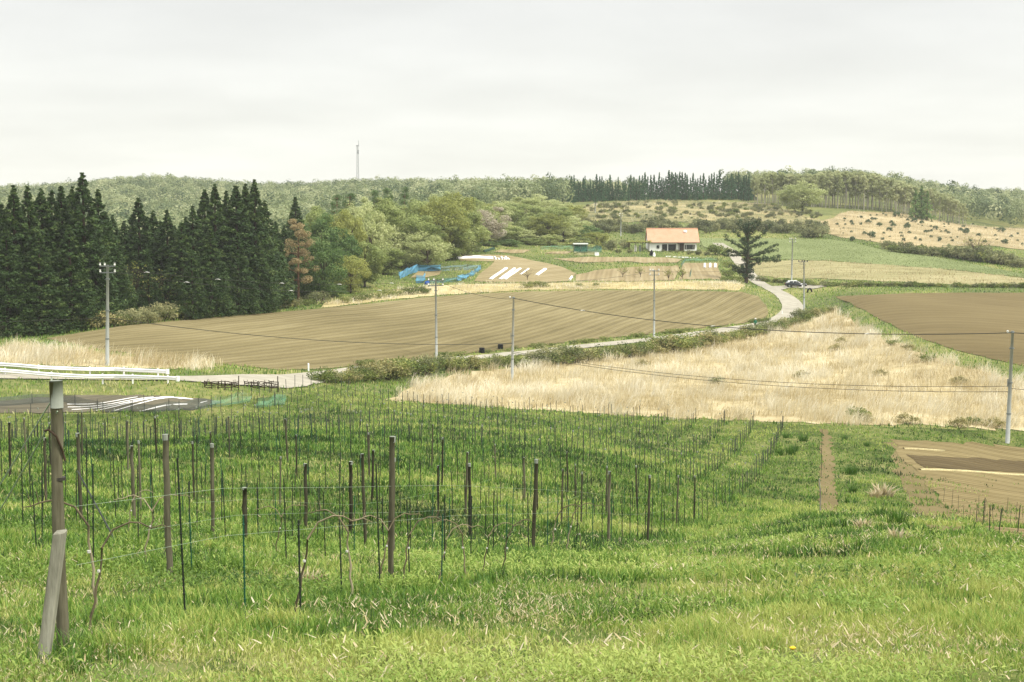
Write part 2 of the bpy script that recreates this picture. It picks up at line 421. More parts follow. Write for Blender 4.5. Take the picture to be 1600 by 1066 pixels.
M_MEADOW = grassmat('green_meadow_floor', (122, 134, 80), (138, 150, 96), (154, 164, 110), 0.9)
M_TAN = grassmat('tan_meadow_floor', (134, 132, 88), (168, 161, 114), (192, 183, 138), 0.35, stretch=(0.35, 1.2, 1))
M_SLOPE = grassmat('dry_slope_floor', (136, 126, 88), (186, 168, 126), (212, 194, 152), 0.16, big=0.035)
M_BRUSH = grassmat('brushy_slope_floor', (96, 104, 66), (150, 146, 98), (206, 188, 140), 0.16, big=0.05)
M_LAWN = grassmat('lawn_floor', (68, 80, 36), (102, 118, 54), (150, 150, 92), 2.2, big=0.22)
b = NB('concrete_road'); f = b.noise(0.6, 5, 0.6); M_ROAD = b.surf(b.ramp(f, [(0.3, col((172, 166, 148))), (0.7, col((204, 197, 178)))]), 0.9, bump=f, bstr=0.2, bdist=0.02)

Z = {}
Z['field'] = sheet('plowed_field', [(70,530),(130,520),(200,509),(280,502),(350,495),(430,489),(500,483),(580,475),(660,466),(740,460),(830,456),(950,454.5),(1080,455),(1160,457),(1185,464),(1199,478),(1203,490),(1195,499),(1160,506),(1100,513),(1000,524),(900,534),(800,546),(720,555),(640,563),(560,572),(500,577),(440,579),(380,573),(300,565),(220,555),(150,546)], M_FIELD, 0.03, 'large plowed brown field with fine furrows below the dark cedars', 'field')
Z['fieldr'] = sheet('plowed_field', [(1306,464),(1400,459.5),(1500,458),(1660,458),(1720,458),(1720,610),(1600,573),(1550,561),(1500,549),(1450,533),(1400,512),(1360,490)], M_FIELD_R, 0.03, 'darker plowed brown field behind the right utility pole', 'field')
Z['dry'] = sheet('dry_meadow', [(605,626),(640,606),(700,590),(760,579),(830,574),(900,567),(960,558),(1040,547),(1110,534),(1170,523),(1230,512),(1285,494),(1308,482),(1335,506),(1385,530),(1440,553),(1500,572),(1560,586),(1720,626),(1720,680),(1575,672),(1500,668),(1420,664),(1330,664),(1250,661),(1150,657),(1036,653),(930,646),(830,641),(720,633),(640,630)], M_DRYBASE, 0.02, 'straw coloured ground under the tall dry grass', 'meadow', jit=0.004)
Z['dryl'] = sheet('dry_meadow', [(-160,546),(-60,545),(0,543),(60,545),(120,550),(180,556),(250,562),(300,568),(340,574),(300,577),(250,577),(100,573),(-60,568),(-160,566)], M_DRYBASE, 0.02, 'strip of straw coloured ground behind the white guard rail', 'meadow', jit=0.003)
Z['bank'] = sheet('dry_bank', [(510,473),(560,463),(620,453),(700,446),(790,443),(900,442),(1000,441),(1130,440),(1165,446),(1158,454),(1000,452.5),(830,453.5),(700,461),(600,470),(540,478),(505,481)], M_STRAW, 0.02, 'bank of flattened straw coloured grass above the plowed field', 'bank', jit=0.002)
Z['meadow'] = sheet('green_meadow', [(1095,373),(1180,373),(1300,375),(1330,379),(1370,389),(1440,399),(1520,413),(1600,429),(1720,442),(1720,446),(1560,430),(1480,421),(1380,414),(1300,408),(1230,406),(1150,400),(1100,386)], M_MEADOW, 0.03, 'smooth green meadow behind the lone conifer', 'meadow')
Z['tan'] = sheet('tan_meadow', [(1168,411),(1230,407),(1300,409),(1400,415),(1480,422),(1560,431),(1720,447),(1720,452),(1500,446),(1400,441),(1300,436),(1215,435),(1188,431)], M_TAN, 0.025, 'tan fallow meadow above the parked car', 'meadow', jit=0.003)
Z['slope'] = sheet('dry_slope', [(1285,347),(1310,335),(1330,330),(1400,333),(1450,341),(1500,351),(1560,356),(1720,362),(1720,404),(1600,391),(1540,384),(1450,388),(1400,384),(1360,378),(1310,371),(1290,362)], M_SLOPE, 0.05, 'dry slope dotted with small pines below the birch wood', 'hillside', jit=0.003)
Z['brush'] = sheet('dry_slope', [(905,345),(908,328),(930,318),(1000,315),(1100,315),(1200,319),(1240,331),(1284,345),(1284,352),(1200,350),(1100,349),(1000,347.5),(950,347)], M_BRUSH, 0.05, 'brushy tan slope behind the house with the orange roof', 'hillside', jit=0.003)
Z['g1'] = sheet('garden_plot', [(722,399),(760,398.5),(798,400),(830,407),(855,412),(880,418),(898,428),(890,440),(850,441.5),(780,441.5),(738,440),(752,428),(765,416),(770,409),(716,408)], M_PLOT, 0.03, 'tan garden plot with white film strips', 'garden plot')
Z['g2'] = sheet('garden_plot', [(866,405),(920,402),(1040,403),(1068,405.5),(1058,411),(1000,411.5),(985,409),(905,411)], M_PLOT2, 0.03, 'upper tan garden plot in front of the house', 'garden plot')
Z['g3'] = sheet('garden_plot', [(902,430),(930,423),(990,417.5),(1040,416.5),(1062,415.5),(1056,438.5),(980,440),(897,439.5)], M_PLOT2, 0.03, 'lower tan garden plot with four small bare trees', 'garden plot')
Z['g4'] = sheet('garden_plot', [(1069,411.5),(1122,411.5),(1126,437),(1062,437)], M_PLOT2, 0.03, 'tan garden plot with three white sheets beside the lone conifer', 'garden plot')
Z['g5'] = sheet('garden_plot', [(655,425),(690,422.5),(686,430),(668,434),(640,434)], M_PLOT, 0.03, 'small tan plot inside the blue netting', 'garden plot')
Z['g6'] = sheet('garden_plot', [(772,395),(780,390.5),(832,391),(815,396)], M_PLOT2, 0.03, 'small tan plot at the foot of the wood', 'garden plot')
Z['g7'] = sheet('garden_plot', [(852,397),(860,393.5),(893,393.5),(888,397)], M_PLOT2, 0.03, 'small tan plot beside the green netting', 'garden plot')
Z['till'] = sheet('tilled_plot', [(1398,688.5),(1480,691),(1560,696.5),(1720,708),(1720,880),(1600,846),(1560,838),(1500,815),(1470,780),(1440,745),(1412,715)], M_TILL, 0.03, 'tilled tan plot below the right utility pole', 'garden plot', jit=0.004)
Z['damp'] = sheet('damp_soil', [(1420,712.5),(1520,717),(1600,722),(1720,730),(1720,745),(1600,740),(1500,735),(1440,731)], M_DAMP, 0.06, 'dark damp soil band across the tilled plot', 'soil band', jit=0.002)
Z['strip'] = sheet('bare_strip', [(1283.5,672),(1293,672),(1300,700),(1304,750),(1308,803),(1281,803),(1283,740)], M_BARE, 0.03, 'narrow bare soil strip running down the grass slope', 'soil strip', seg=5, step=0.4, jit=.0022)
Z['mulch'] = sheet('mulch_plot', [(-60,632),(0,627),(60,622),(120,618),(215,618),(320,624),(345,630),(300,641),(180,644),(60,646),(-60,646)], M_GREY, 0.03, 'dark plot with white mulch sheets beyond the vineyard', 'garden plot')
Z['barepath'] = sheet('bare_path', [(1388,694),(1412,690),(1425,715),(1452,755),(1480,792),(1512,828),(1480,838),(1446,830),(1425,790),(1404,745)], M_BARE, 0.012, 'worn bare path along the edge of the tilled plot', 'path', jit=.004)
lawn_px = [(-420,646),(-60,648),(60,648),(180,647),(300,643),(350,633),(440,620),(520,600),(605,624),(720,635),(830,643),(930,648),(1036,655),(1150,660),(1250,664),(1330,667),(1420,668),(1500,672),(1600,676),(1720,684)]
lawn_w = [(p.x, p.y) for p in [onground(*a) for a in lawn_px]] + [(44, 30), (22, 4), (14, -15), (-14, -15), (-22, 4), (-50, 40)]
Z['lawn'] = lawn_w
sheet_w('grass_floor', lawn_w, M_LAWN, 0.0, 'grassy slope of the vineyard and foreground', 'grass slope')
rp = [onground(*a) for a in [(470,596),(520,585),(580,576),(640,569),(720,561),(800,553),(900,543),(1000,533),(1080,524),(1160,513)]]
rp += [atdist(*a) for a in [(1205,240),(1230,249),(1240,262),(1228,280),(1206,296),(1188,309),(1174,326),(1162,345),(1152,364),(1140,384),(1120,402)]]
Z['road'] = ribbon('road', rp, [3.2, 2.6, 2.4, 2.4, 2.4, 2.4, 2.6, 3.0, 3.8, 4.0, 4.0, 4.0, 3.8, 3.6, 3.4, 3.2, 3.2, 3.0, 3.0], M_ROAD, 0.05, 'narrow pale concrete road curving up to the house', 'road')
Z['road2'] = ribbon('road', [onground(*a) for a in [(1205,452),(1225,449),(1250,448.5),(1285,449.5)]], 4.5, M_ROAD, 0.065, 'short concrete pull-off under the parked car', 'road')
Z['road3'] = sheet('road', [(-160,578),(0,585),(120,590),(278,589.5),(330,588.5),(380,586.5),(440,587),(485,583),(520,580),(515,590),(480,605),(450,608),(410,605.5),(340,600.5),(278,596),(0,593),(-160,590)], M_ROAD, 0.08, 'pale concrete road between the white guard rails', 'road', jit=0.0)
SOILS = ['field','fieldr','g1','g2','g3','g4','g5','g6','g7','till','strip','mulch','road','road2','road3']
# ------------------------------------------------------------------ foliage builders
def leaves(centers, radii, per, size, rng, squash=0.8, outward=0.5, shell=0.45, tintc=None, tj=0.14, up=0.25, aspect=0.6, nj=0.55):
    """many leaf-sized faces spread through clumps; returns verts, quads, tint"""
    C_ = np.repeat(np.asarray(centers, float), per, 0); r = np.repeat(np.asarray(radii, float), per)
    m = len(C_)
    d = rng.normal(size=(m, 3)); d /= np.linalg.norm(d, axis=1, keepdims=True)
    rr = r * (shell + (1 - shell) * rng.rand(m) ** 0.6)
    pos = C_ + d * rr[:, None] * np.array([1, 1, squash])
    nr = d * outward + rng.normal(size=(m, 3)) * nj + np.array([0, 0, up]); nr /= np.linalg.norm(nr, axis=1, keepdims=True)
    t = np.cross(nr, rng.normal(size=(m, 3))); t /= np.linalg.norm(t, axis=1, keepdims=True) + 1e-9
    bt = np.cross(nr, t)
    s = (size * (0.6 + 0.8 * rng.rand(m)))[:, None]
    V = np.stack([pos - t * s * 0.5, pos + bt * s * aspect * 0.5, pos + t * s * 0.5, pos - bt * s * aspect * 0.5], 1).reshape(-1, 3)
    base = np.repeat(tintc if tintc is not None else 0.5 + 0.22 * (rng.rand(len(centers)) - 0.5), per)
    ti = np.clip(base + rng.normal(size=m) * tj, 0, 1)
    return V, np.arange(m * 4).reshape(-1, 4), np.repeat(ti, 4)
def crown_mesh(name, mat, *a, **k):
    V, Qd, T = leaves(*a, **k)
    return np_mesh(name, V, quads=Qd, mat=mat, attrs={'tint': T})
def merge_np(parts):
    Vs, Qs, Ts, o = [], [], [], 0
    for V, Q_, T in parts: Vs.append(V); Qs.append(Q_ + o); Ts.append(T); o += len(V)
    return np.concatenate(Vs), np.concatenate(Qs), np.concatenate(Ts)
M_BARK = plain('bark', (96, 84, 66), 0.95, 0.35, 4.0)
M_BARK_DARK = plain('dark_bark', (62, 52, 40), 0.95, 0.3, 4.0)
M_BARK_PALE = plain('pale_bark', (196, 190, 172), 0.9, 0.25, 2.0)
M_BARK_PINE = plain('pine_bark', (128, 98, 72), 0.95, 0.3, 3.0)
M_CEDAR = leafy('cedar_foliage', (34, 56, 22), (64, 90, 42), (108, 126, 66), 0.2, k=.85, objvar=0.2)
M_SPRUCE = leafy('spruce_foliage', (36, 76, 42), (64, 110, 66), (104, 142, 92), 0.2)
M_DECID = leafy('spring_leaves', (104, 120, 62), (152, 164, 98), (196, 200, 140), 0.45, k=.95, objvar=0.5)
M_DECID_D = leafy('dark_green_leaves', (58, 86, 44), (96, 124, 66), (140, 158, 94), 0.38, k=.9, objvar=0.3)
M_OLIVE = leafy('olive_leaves', (112, 120, 58), (152, 158, 84), (190, 192, 114), 0.45, k=.92, objvar=0.3)
M_PALE = leafy('pale_leaves', (132, 144, 88), (176, 184, 124), (210, 212, 160), 0.45, k=.95, objvar=0.3)
M_BLOSSOM = leafy('blossom', (140, 132, 104), (188, 178, 154), (216, 206, 188), 0.3)
M_RUST = leafy('rusty_needles', (112, 104, 66), (158, 142, 100), (192, 174, 130), 0.3, k=.9)
M_BIRCH = leafy('birch_leaves', (134, 144, 92), (170, 176, 126), (206, 206, 162), 0.45, k=.95, objvar=0.4)
M_FAR = leafy('far_wood_leaves', (84, 104, 70), (148, 160, 112), (200, 202, 158), 0.4)
M_SHRUB = leafy('shrub_leaves', (88, 96, 64), (134, 138, 94), (182, 178, 130), 0.45, k=.9, objvar=0.5)
M_HEDGE = leafy('hedge_leaves', (72, 92, 38), (116, 132, 62), (178, 176, 104), 0.3, objvar=0.5)
M_TWIG = leafy('twigs', (92, 84, 62), (128, 118, 90), (166, 154, 122), 0.1)
M_LONE = leafy('lone_conifer_needles', (34, 56, 32), (64, 86, 50), (104, 120, 70), 0.12)

def deciduous(seed, mat, H=10.0, Wd=8.0, low=0.06, nc=60, per=170, leaf=0.30, bark=M_BARK, upright=1.0):
    rs = np.random.RandomState(seed); root = empty('deciduous_tree', (0, 0, 0))
    cs, rad = [], []
    while len(cs) < nc:
        d = rs.normal(size=3); d /= np.linalg.norm(d); rr = rs.uniform(0.35, 1.0) ** 0.45
        zc = H * (1 + low) / 2; hz = H * (1 - low) / 2
        z = zc + d[2] * hz * rr * 0.92
        wr = Wd / 2 * (0.78 + 0.3 * rs.rand()) * rr
        k = 1.0 if z > zc else 0.86 + 0.14 * (z - H * low) / (zc - H * low)
        cs.append((d[0] * wr * k, d[1] * wr * k, z)); rad.append(rs.uniform(0.10, 0.185) * Wd * (1.0 if d[2] < 0.6 else 0.85))
    t = 0.5 + 0.3 * (rs.rand(nc) - 0.5)
    link('crown', crown_mesh('crown', mat, cs, rad, per, leaf, rs, tintc=t, outward=.85, nj=.4), root)
    m = MB(); th = H * 0.55
    m.tube([(0, 0, -0.4), (0.05, 0, th * 0.3), (-0.08, 0.06, th * 0.7), (0, 0, th)], [H * .022, H * .018, H * .013, H * .008], 6)
    for i in rs.choice(nc, 12, False):
        c = Vector(cs[i]); z0 = max(H * 0.12, min(th, c.z * 0.55)); a = Vector((0, 0, z0)); mid = a.lerp(c, 0.5) + Vector((0, 0, 0.06 * H))
        m.tube([a, mid, c], [H * .010, H * .006, H * .003], 4, False)
    m.build('trunk', bark, root); return root
def cedar(seed, H=17.0, Rb=2.5):
    rs = np.random.RandomState(seed); root = empty('cedar_tree', (0, 0, 0)); nc = 270
    cs, rad = [], []
    for i in range(nc):
        f = (i + rs.rand()) / nc; f = 1 - (1 - f) ** 0.74
        r = Rb * min(1.0, ((1 - f) * 1.25) ** 1.0 + 0.008) * (0.62 + 0.42 * rs.rand())
        a = i * 2.399 + rs.normal() * 0.5
        cs.append((math.cos(a) * r, math.sin(a) * r, 0.4 + f * (H - 0.55))); rad.append((0.66 * (1 - f) + 0.10) * (0.75 + 0.6 * rs.rand()))
    V, Q_, T = leaves(cs, rad, 60, 0.27, rs, squash=0.95, outward=0.7, shell=0.4, tintc=0.42 + 0.6 * (rs.rand(nc) - 0.5), up=0.2, aspect=0.5, nj=.5)
    link('crown', np_mesh('crown', V, quads=Q_, mat=M_CEDAR, attrs={'tint': T}), root)
    m = MB(); m.tube([(0, 0, -0.5), (0, 0, H * 0.5), (0, 0, H * 0.97)], [0.26, 0.16, 0.03], 7); m.build('trunk', M_BARK_DARK, root); return root
def spruce(seed, H=11.0, Rb=1.5, mat=None):
    rs = np.random.RandomState(seed); root = empty('spruce_tree', (0, 0, 0)); nc = 84
    cs, rad = [], []
    for i in range(nc):
        f = (i + rs.rand()) / nc
        r = Rb * ((1 - f) ** 0.9) * (0.55 + 0.6 * rs.rand()); a = rs.rand() * 6.283
        cs.append((math.cos(a) * r, math.sin(a) * r, 0.3 + f * (H - 0.5))); rad.append((0.58 * (1 - f) + 0.10) * (0.7 + 0.6 * rs.rand()))
    V, Q_, T = leaves(cs, rad, 36, 0.42, rs, squash=0.6, outward=0.6, tintc=0.45 + 0.4 * (rs.rand(nc) - 0.5), aspect=0.5)
    link('crown', np_mesh('crown', V, quads=Q_, mat=mat or M_SPRUCE, attrs={'tint': T}), root)
    m = MB(); m.tube([(0, 0, -0.4), (0, 0, H * 0.5), (0, 0, H)], [0.16, 0.10, 0.02], 5); m.build('trunk', M_BARK, root); return root
def birch(seed, H=12.0, Wd=3.6):
    rs = np.random.RandomState(seed); root = empty('birch_tree', (0, 0, 0)); nc = 30
    cs, rad = [], []
    for i in range(nc):
        f = rs.rand() ** 0.75; z = H * (0.34 + 0.62 * f); r = Wd / 2 * (0.35 + 0.65 * math.sin(math.pi * min(1, 0.2 + f * 0.78))) * rs.rand() ** 0.5; a = rs.rand() * 6.283
        cs.append((math.cos(a) * r, math.sin(a) * r, z)); rad.append(rs.uniform(0.45, 0.85))
    link('crown', crown_mesh('crown', M_BIRCH, cs, rad, 70, 0.38, rs, outward=.8, nj=.4), root)
    m = MB(); m.tube([(0, 0, -0.4), (rs.normal() * .12, 0, H * 0.45), (rs.normal() * .2, 0, H * 0.92)], [0.17, 0.12, 0.03], 5)
    for i in range(0, nc, 4):
        c = Vector(cs[i]); m.tube([(0, 0, c.z * 0.75), tuple(c)], [0.05, 0.02], 4, False)
    m.build('trunk', M_BARK_PALE, root); return root
def pine(seed, mat, H=11.0, Wd=7.0, layers=7):
    """flat tiers of needles on a leaning trunk"""
    rs = np.random.RandomState(seed); root = empty('pine_tree', (0, 0, 0))
    m = MB(); m.tube([(0, 0, -0.4), (0.15, 0.1, H * .4), (-.1, .1, H * .75), (0, 0, H * .97)], [0.24, 0.18, 0.12, 0.04], 7)
    cs, rad = [], []
    for k in range(layers):
        z = H * (0.30 + 0.66 * k / (layers - 1)); R_ = Wd / 2 * (1.0 - 0.62 * (k / (layers - 1)) ** 1.6) * rs.uniform(.8, 1.1)
        for j in range(7):
            a = rs.rand() * 6.283; r = R_ * rs.uniform(.45, 1); p = (math.cos(a) * r, math.sin(a) * r, z + rs.normal() * .18)
            cs.append(p); rad.append(rs.uniform(.55, 1.0)); m.tube([(0, 0, z - .3), p], [.07, .03], 4, False)
    link('crown', crown_mesh('crown', mat, cs, rad, 150, 0.24, rs, squash=0.62, up=0.6, aspect=0.45), root)
    m.build('trunk', M_BARK_PINE, root); return root
def shrub(seed, mat, H=1.6, Wd=2.2, nc=14, per=48, leaf=0.16, name='shrub', straw=0):
    rs = np.random.RandomState(seed); root = empty(name, (0, 0, 0)); cs, rad = [], []
    for i in range(nc):
        a = rs.rand() * 6.283; r = Wd / 2 * rs.rand() ** .5 * .85; z = H * (0.22 + 0.6 * rs.rand() * (1 - (r / (Wd * .55)) ** 2))
        cs.append((math.cos(a) * r, math.sin(a) * r, z)); rad.append(rs.uniform(.16, .28) * (H + Wd) / 2)
    link('foliage', crown_mesh('foliage', mat, cs, rad, per, leaf, rs, tintc=0.45 + 0.5 * (rs.rand(nc) - .5)), root)
    m = MB()
    for i in range(0, nc, 2): m.tube([(cs[i][0] * .2, cs[i][1] * .2, -.15), tuple(np.array(cs[i]) * (.7, .7, .6)), cs[i]], [.03, .02, .008], 4, False)
    m.build('stems', M_BARK, root); return root
def barebush(seed, H=3.0, Wd=3.0, n=34, mat=None, leafn=160, leafm=None, name='bare_tree', thick=1.0):
    """a twiggy small tree: branching stems with a thin scatter of buds"""
    rs = np.random.RandomState(seed); root = empty(name, (0, 0, 0)); m = MB(); tips = []
    m.tube([(0, 0, -.3), (0, 0, H * .22)], [H * .022 * thick, H * .018 * thick], 5, False)
    for i in range(n):
        a = rs.rand() * 6.283; r = Wd / 2 * rs.uniform(.3, 1); z = H * rs.uniform(.45, 1) * (1 - .3 * r / (Wd / 2))
        p0 = Vector((0, 0, H * rs.uniform(.12, .3))); p2 = Vector((math.cos(a) * r, math.sin(a) * r, z)); p1 = p0.lerp(p2, .5) + Vector((rs.normal() * .05 * H, rs.normal() * .05 * H, .07 * H))
        m.tube([p0, p1, p2], [H * .009 * thick, H * .006 * thick, H * .002 * thick], 4, False); tips += [p2, p1.lerp(p2, .5)]
        for k in range(3):
            q0 = p1.lerp(p2, rs.rand()); q1 = q0 + Vector((rs.normal(), rs.normal(), abs(rs.normal()) + .2)) * H * .11; m.tube([q0, q1], [H * .004 * thick, H * .0015], 3, False); tips.append(q1)
    m.build('branches', mat or M_TWIG if False else (mat or M_BARK), root)
    if leafn:
        t = np.array([tuple(p) for p in tips]); t = t[rs.randint(0, len(t), leafn)]
        link('foliage', crown_mesh('foliage', leafm or M_OLIVE, t, np.full(leafn, H * .05), 3, H * .035, rs), root)
    return root
BUSHN = {'shrubs on the brushy slope': 'slope_shrub', 'bushes of the thicket behind the house': 'thicket_bush', 'thicket at the foot of the dry slope': 'thicket_bush', 'low hedge at the back of the right field': 'hedge_bush', 'hedge along the road': 'hedge_bush', 'weedy shrubs on the field verge': 'verge_shrub', 'scrub at the foot of the cedars': 'scrub_bush', 'bushes on the straw bank': 'bank_bush', 'shrubs along the house front': 'garden_shrub', 'shrubs by the house corner': 'garden_shrub', 'bright bushes by the lone conifer': 'bank_bush'}
def use(proto, n_used, loc, rz, sc):
    if proto not in n_used:
        n_used.add(proto); proto.location = loc; proto.rotation_euler[2] = rz; proto.scale = sc if isinstance(sc, (tuple, list)) else (sc,) * 3
        return proto
    return copy_tree(proto, None, loc, rz, sc)
USED = set(); RND = random.Random(11)
def plant(proto, H0, px, d, top=None, H=None, wk=1.0, label=None, cat='tree', group=None, name=None, base_py=None, W0=None, wpx=None, sink=0.0):
    p = onground(px, base_py) if base_py else atdist(px, d)
    h = H if H else height_to(p, top)
    s = max(0.15, h / H0); sw = s * wk
    if wpx and W0: sw = (wpx / FPX * p.y) / W0
    o = use(proto, USED, (p.x, p.y, p.z - sink), RND.uniform(0, 6.28), (sw, sw, s))
    if not name and group in BUSHN: name = BUSHN[group]
    if name: o.name = name
    tag(o, label, cat, group); return o

# ---- dark cedars on the left
CED = [cedar(100 + i) for i in range(5)]
ced = [(-40,176,300),(-14,186,300),(5,182,315),(25,178,288),(47,180,289),(68,184,293),(84,190,296),(99,186,287),(117,192,290),(133,184,268),(156,190,294),(150,200,318),(172,192,345),
 (196,204,344),(219,206,308),(241,210,328),(263,206,327),(285,200,345),(303,203,321),(322,210,295),(338,206,286),(356,214,297),(371,208,287),(386,214,286),(400,212,279),(415,218,312),(432,226,345),(463,262,305),
 (12,174,352),(62,176,360),(110,179,350),(150,184,372),(185,190,388),(330,197,350),(372,202,362),(300,194,390),(405,208,372),(232,196,395),(178,212,335),(208,216,350),(232,218,338),(252,216,344),(274,214,350),(292,218,338),(350,220,318),(28,192,305),(110,200,305),(390,226,300),(445,240,352),(452,250,362),(166,198,330)]
order = sorted(range(len(ced)), key=lambda i: ced[i][0])
for rank, i in enumerate(order):
    px, d, top = ced[i]
    if i == 9: lab = 'tallest dark cedar with its spire above the left hill'
    elif i == 14: lab = 'dark cedar with a broad pointed top standing in the gap of the grove'
    elif i == 27: lab = 'lone dark cedar spire rising among the deciduous trees, right of the grove'
    elif i == 24: lab = 'dark cedar with the sharpest tip at the right end of the grove'
    elif rank < 30: lab = 'dark green cedar, %s from the left in the cedar grove' % ORD[rank]
    else: lab = 'dark green cedar, %s from the right in the cedar grove' % ORD[len(ced) - 1 - rank]
    plant(CED[i % 5], 17.0, px, d, top=top, wk=(1.5 if i < 28 else 1.75) * RND.uniform(.85, 1.15), label=lab, group='dark cedars of the grove')
# ---- woodland edge
DEC = {'mid': [deciduous(1, M_DECID), deciduous(2, M_DECID, H=10, Wd=7.4)], 'dark': [deciduous(3, M_DECID_D), deciduous(4, M_DECID_D, Wd=7)],
       'olive': [deciduous(5, M_OLIVE)], 'pale': [deciduous(6, M_PALE), deciduous(7, M_PALE, Wd=7)], 'blossom': [deciduous(8, M_BLOSSOM, nc=40)]}
DWORD = {'mid': 'fresh green rounded', 'dark': 'dark green bushy', 'olive': 'olive yellow', 'pale': 'pale grey green', 'blossom': 'whitish blossoming'}
edge = [  # photo column, distance, top row, width in photo, look
 (505,236,372,76,'dark'),(478,240,412,60,'dark'),(500,262,328,70,'dark'),(532,256,352,70,'dark'),(540,276,322,66,'olive'),(548,250,395,62,'olive'),(522,242,440,46,'dark'),(570,262,366,74,'mid'),(580,288,318,76,'pale'),(598,288,376,76,'mid'),
 (612,306,306,84,'mid'),(628,304,346,88,'pale'),(648,314,374,74,'mid'),(652,306,322,84,'mid'),(668,300,360,80,'pale'),(690,322,302,84,'olive'),(690,326,388,52,'pale'),(700,322,344,78,'mid'),(722,330,322,76,'mid'),(712,336,296,72,'olive'),(738,342,346,54,'mid'),(765,366,318,60,'blossom'),
 (748,372,362,40,'dark'),(790,376,346,60,'mid'),(772,400,336,60,'pale'),(815,384,354,60,'pale'),(838,392,332,60,'mid'),(820,430,312,70,'mid'),(856,388,330,66,'olive'),(880,392,346,56,'pale'),(898,410,336,56,'pale'),(870,420,316,60,'mid'),(895,450,318,50,'olive'),
 (650,350,300,80,'mid'),(745,420,312,72,'olive'),(790,460,312,72,'mid'),(845,480,302,66,'pale'),(700,420,298,80,'mid'),(600,360,305,72,'mid'),(918,400,350,44,'dark'),(932,392,360,40,'olive'),(860,378,362,38,'mid'),(905,382,368,36,'mid'),(830,376,368,40,'mid'),(795,366,372,40,'dark'),(765,358,376,40,'dark'),(440,236,432,50,'dark'),(560,330,304,80,'pale'),(735,390,306,80,'mid'),(775,430,312,70,'pale'),(815,470,306,70,'mid'),(690,380,296,76,'pale'),(500,300,318,70,'mid'),(878,470,312,56,'pale')]
cnt = {}
for i, (px, d, top, wpx, kd) in sorted(enumerate(edge), key=lambda t: t[1][0]):
    pr = DEC[kd][i % len(DEC[kd])]; cnt[kd] = cnt.get(kd, 0) + 1
    tot = sum(1 for e in edge if e[4] == kd)
    lab = 'whitish blossoming tree between the green trees of the wood edge' if kd == 'blossom' else '%s tree at the wood edge, %s of its kind from the left' % (DWORD[kd], ORD[cnt[kd] - 1])
    plant(pr, 10.0, px, d, top=top, W0=8.0, wpx=wpx, label=lab, group='trees of the wood edge', sink=0.3)
PIN = pine(31, M_RUST); plant(PIN, 11.0, 466, 232, top=347, W0=7.0, wpx=64, label='rusty brown pine with flat tiers beside the cedars')
PIND = pine(32, M_DECID_D)
for i, (px, d, top, wpx) in enumerate([(548,330,302,40),(528,336,304,34),(585,360,297,34),(606,372,294,30),(633,380,292,28)]):
    plant(PIND, 11.0, px, d, top=top, W0=7.0, wpx=wpx, label='dark pine top showing above the pale wood, %s from the left' % ORD[i], group='dark pine tops above the wood')
BAREK = barebush(41, 5.0, 5.0, 40, leafn=120)
for i, (px, d, top, lab) in enumerate([(420,218,432,'grey leafless tree at the foot of the cedars, near the field'),(205,196,400,'grey twiggy tree in front of the cedar gap, tall'),(255,200,420,'grey twiggy tree in front of the cedar gap, lower')]):
    plant(BAREK, 5.0, px, d, top=top, wk=1.1, label=lab, group='leafless trees before the cedars')
# ---- far woods: one mass that nobody could count
def far_wood():
    rs = np.random.RandomState(77); zones = []
    def poly(pd): return [((px - 800) / FPX * d, d) for px, d in pd]
    zones.append((poly([(-250,380),(180,330),(430,320),(560,400),(700,460),(780,500),(880,540),(900,700),(1000,760),(1000,980),(400,1010),(-250,930)]), 7.4))
    zones.append((poly([(1480,585),(1560,570),(1800,610),(1800,930),(1430,900),(1440,700)]), 7.0))
    zones.append((poly([(1130,640),(1480,610),(1480,720),(1130,740)]), 6.5))
    parts = []
    for pl, st in zones:
        p = np.array(pl); gx, gy = np.meshgrid(np.arange(p[:, 0].min(), p[:, 0].max(), st), np.arange(p[:, 1].min(), p[:, 1].max(), st))
        gx = gx.ravel() + rs.uniform(-.45, .45, gx.size) * st; gy = gy.ravel() + rs.uniform(-.45, .45, gy.size) * st
        m = inpoly(gx, gy, pl); gx, gy = gx[m], gy[m]; gz_ = ground(gx, gy)
        H = rs.uniform(7.0, 12.5, len(gx)); k = rs.rand(len(gx)) < 0.5
        c0 = np.stack([gx, gy, gz_ + H * 0.62], -1); R_ = st * rs.uniform(.40, .60, len(gx)); tint = np.clip(.5 + .5 * (fbm(gx, gy, 60, 3) - .5) + rs.normal(size=len(gx)) * .30, .03, .97)
        parts.append(leaves(c0, R_, 100, 0.88, rs, squash=1.05, outward=1.0, shell=0.78, tintc=tint, tj=.05, up=.25, aspect=.85, nj=.16))
        off = rs.normal(size=(len(gx), 3)) * np.array([1.6, 1.6, 1.0]) + np.array([0, 0, 1.8])
        parts.append(leaves(c0 + off, R_ * .55, 36, 0.75, rs, squash=0.9, outward=1.0, shell=0.75, tintc=np.clip(tint + .06, 0, 1), tj=.05, up=.25, aspect=.85, nj=.16))
    V, Q_, T = merge_np(parts)
    return np_mesh('far_wood', V, quads=Q_, mat=M_FAR, attrs={'tint': T})
tag(link('far_wood', far_wood()), 'pale green mixed wood covering the far hills', 'wood', kind='stuff')
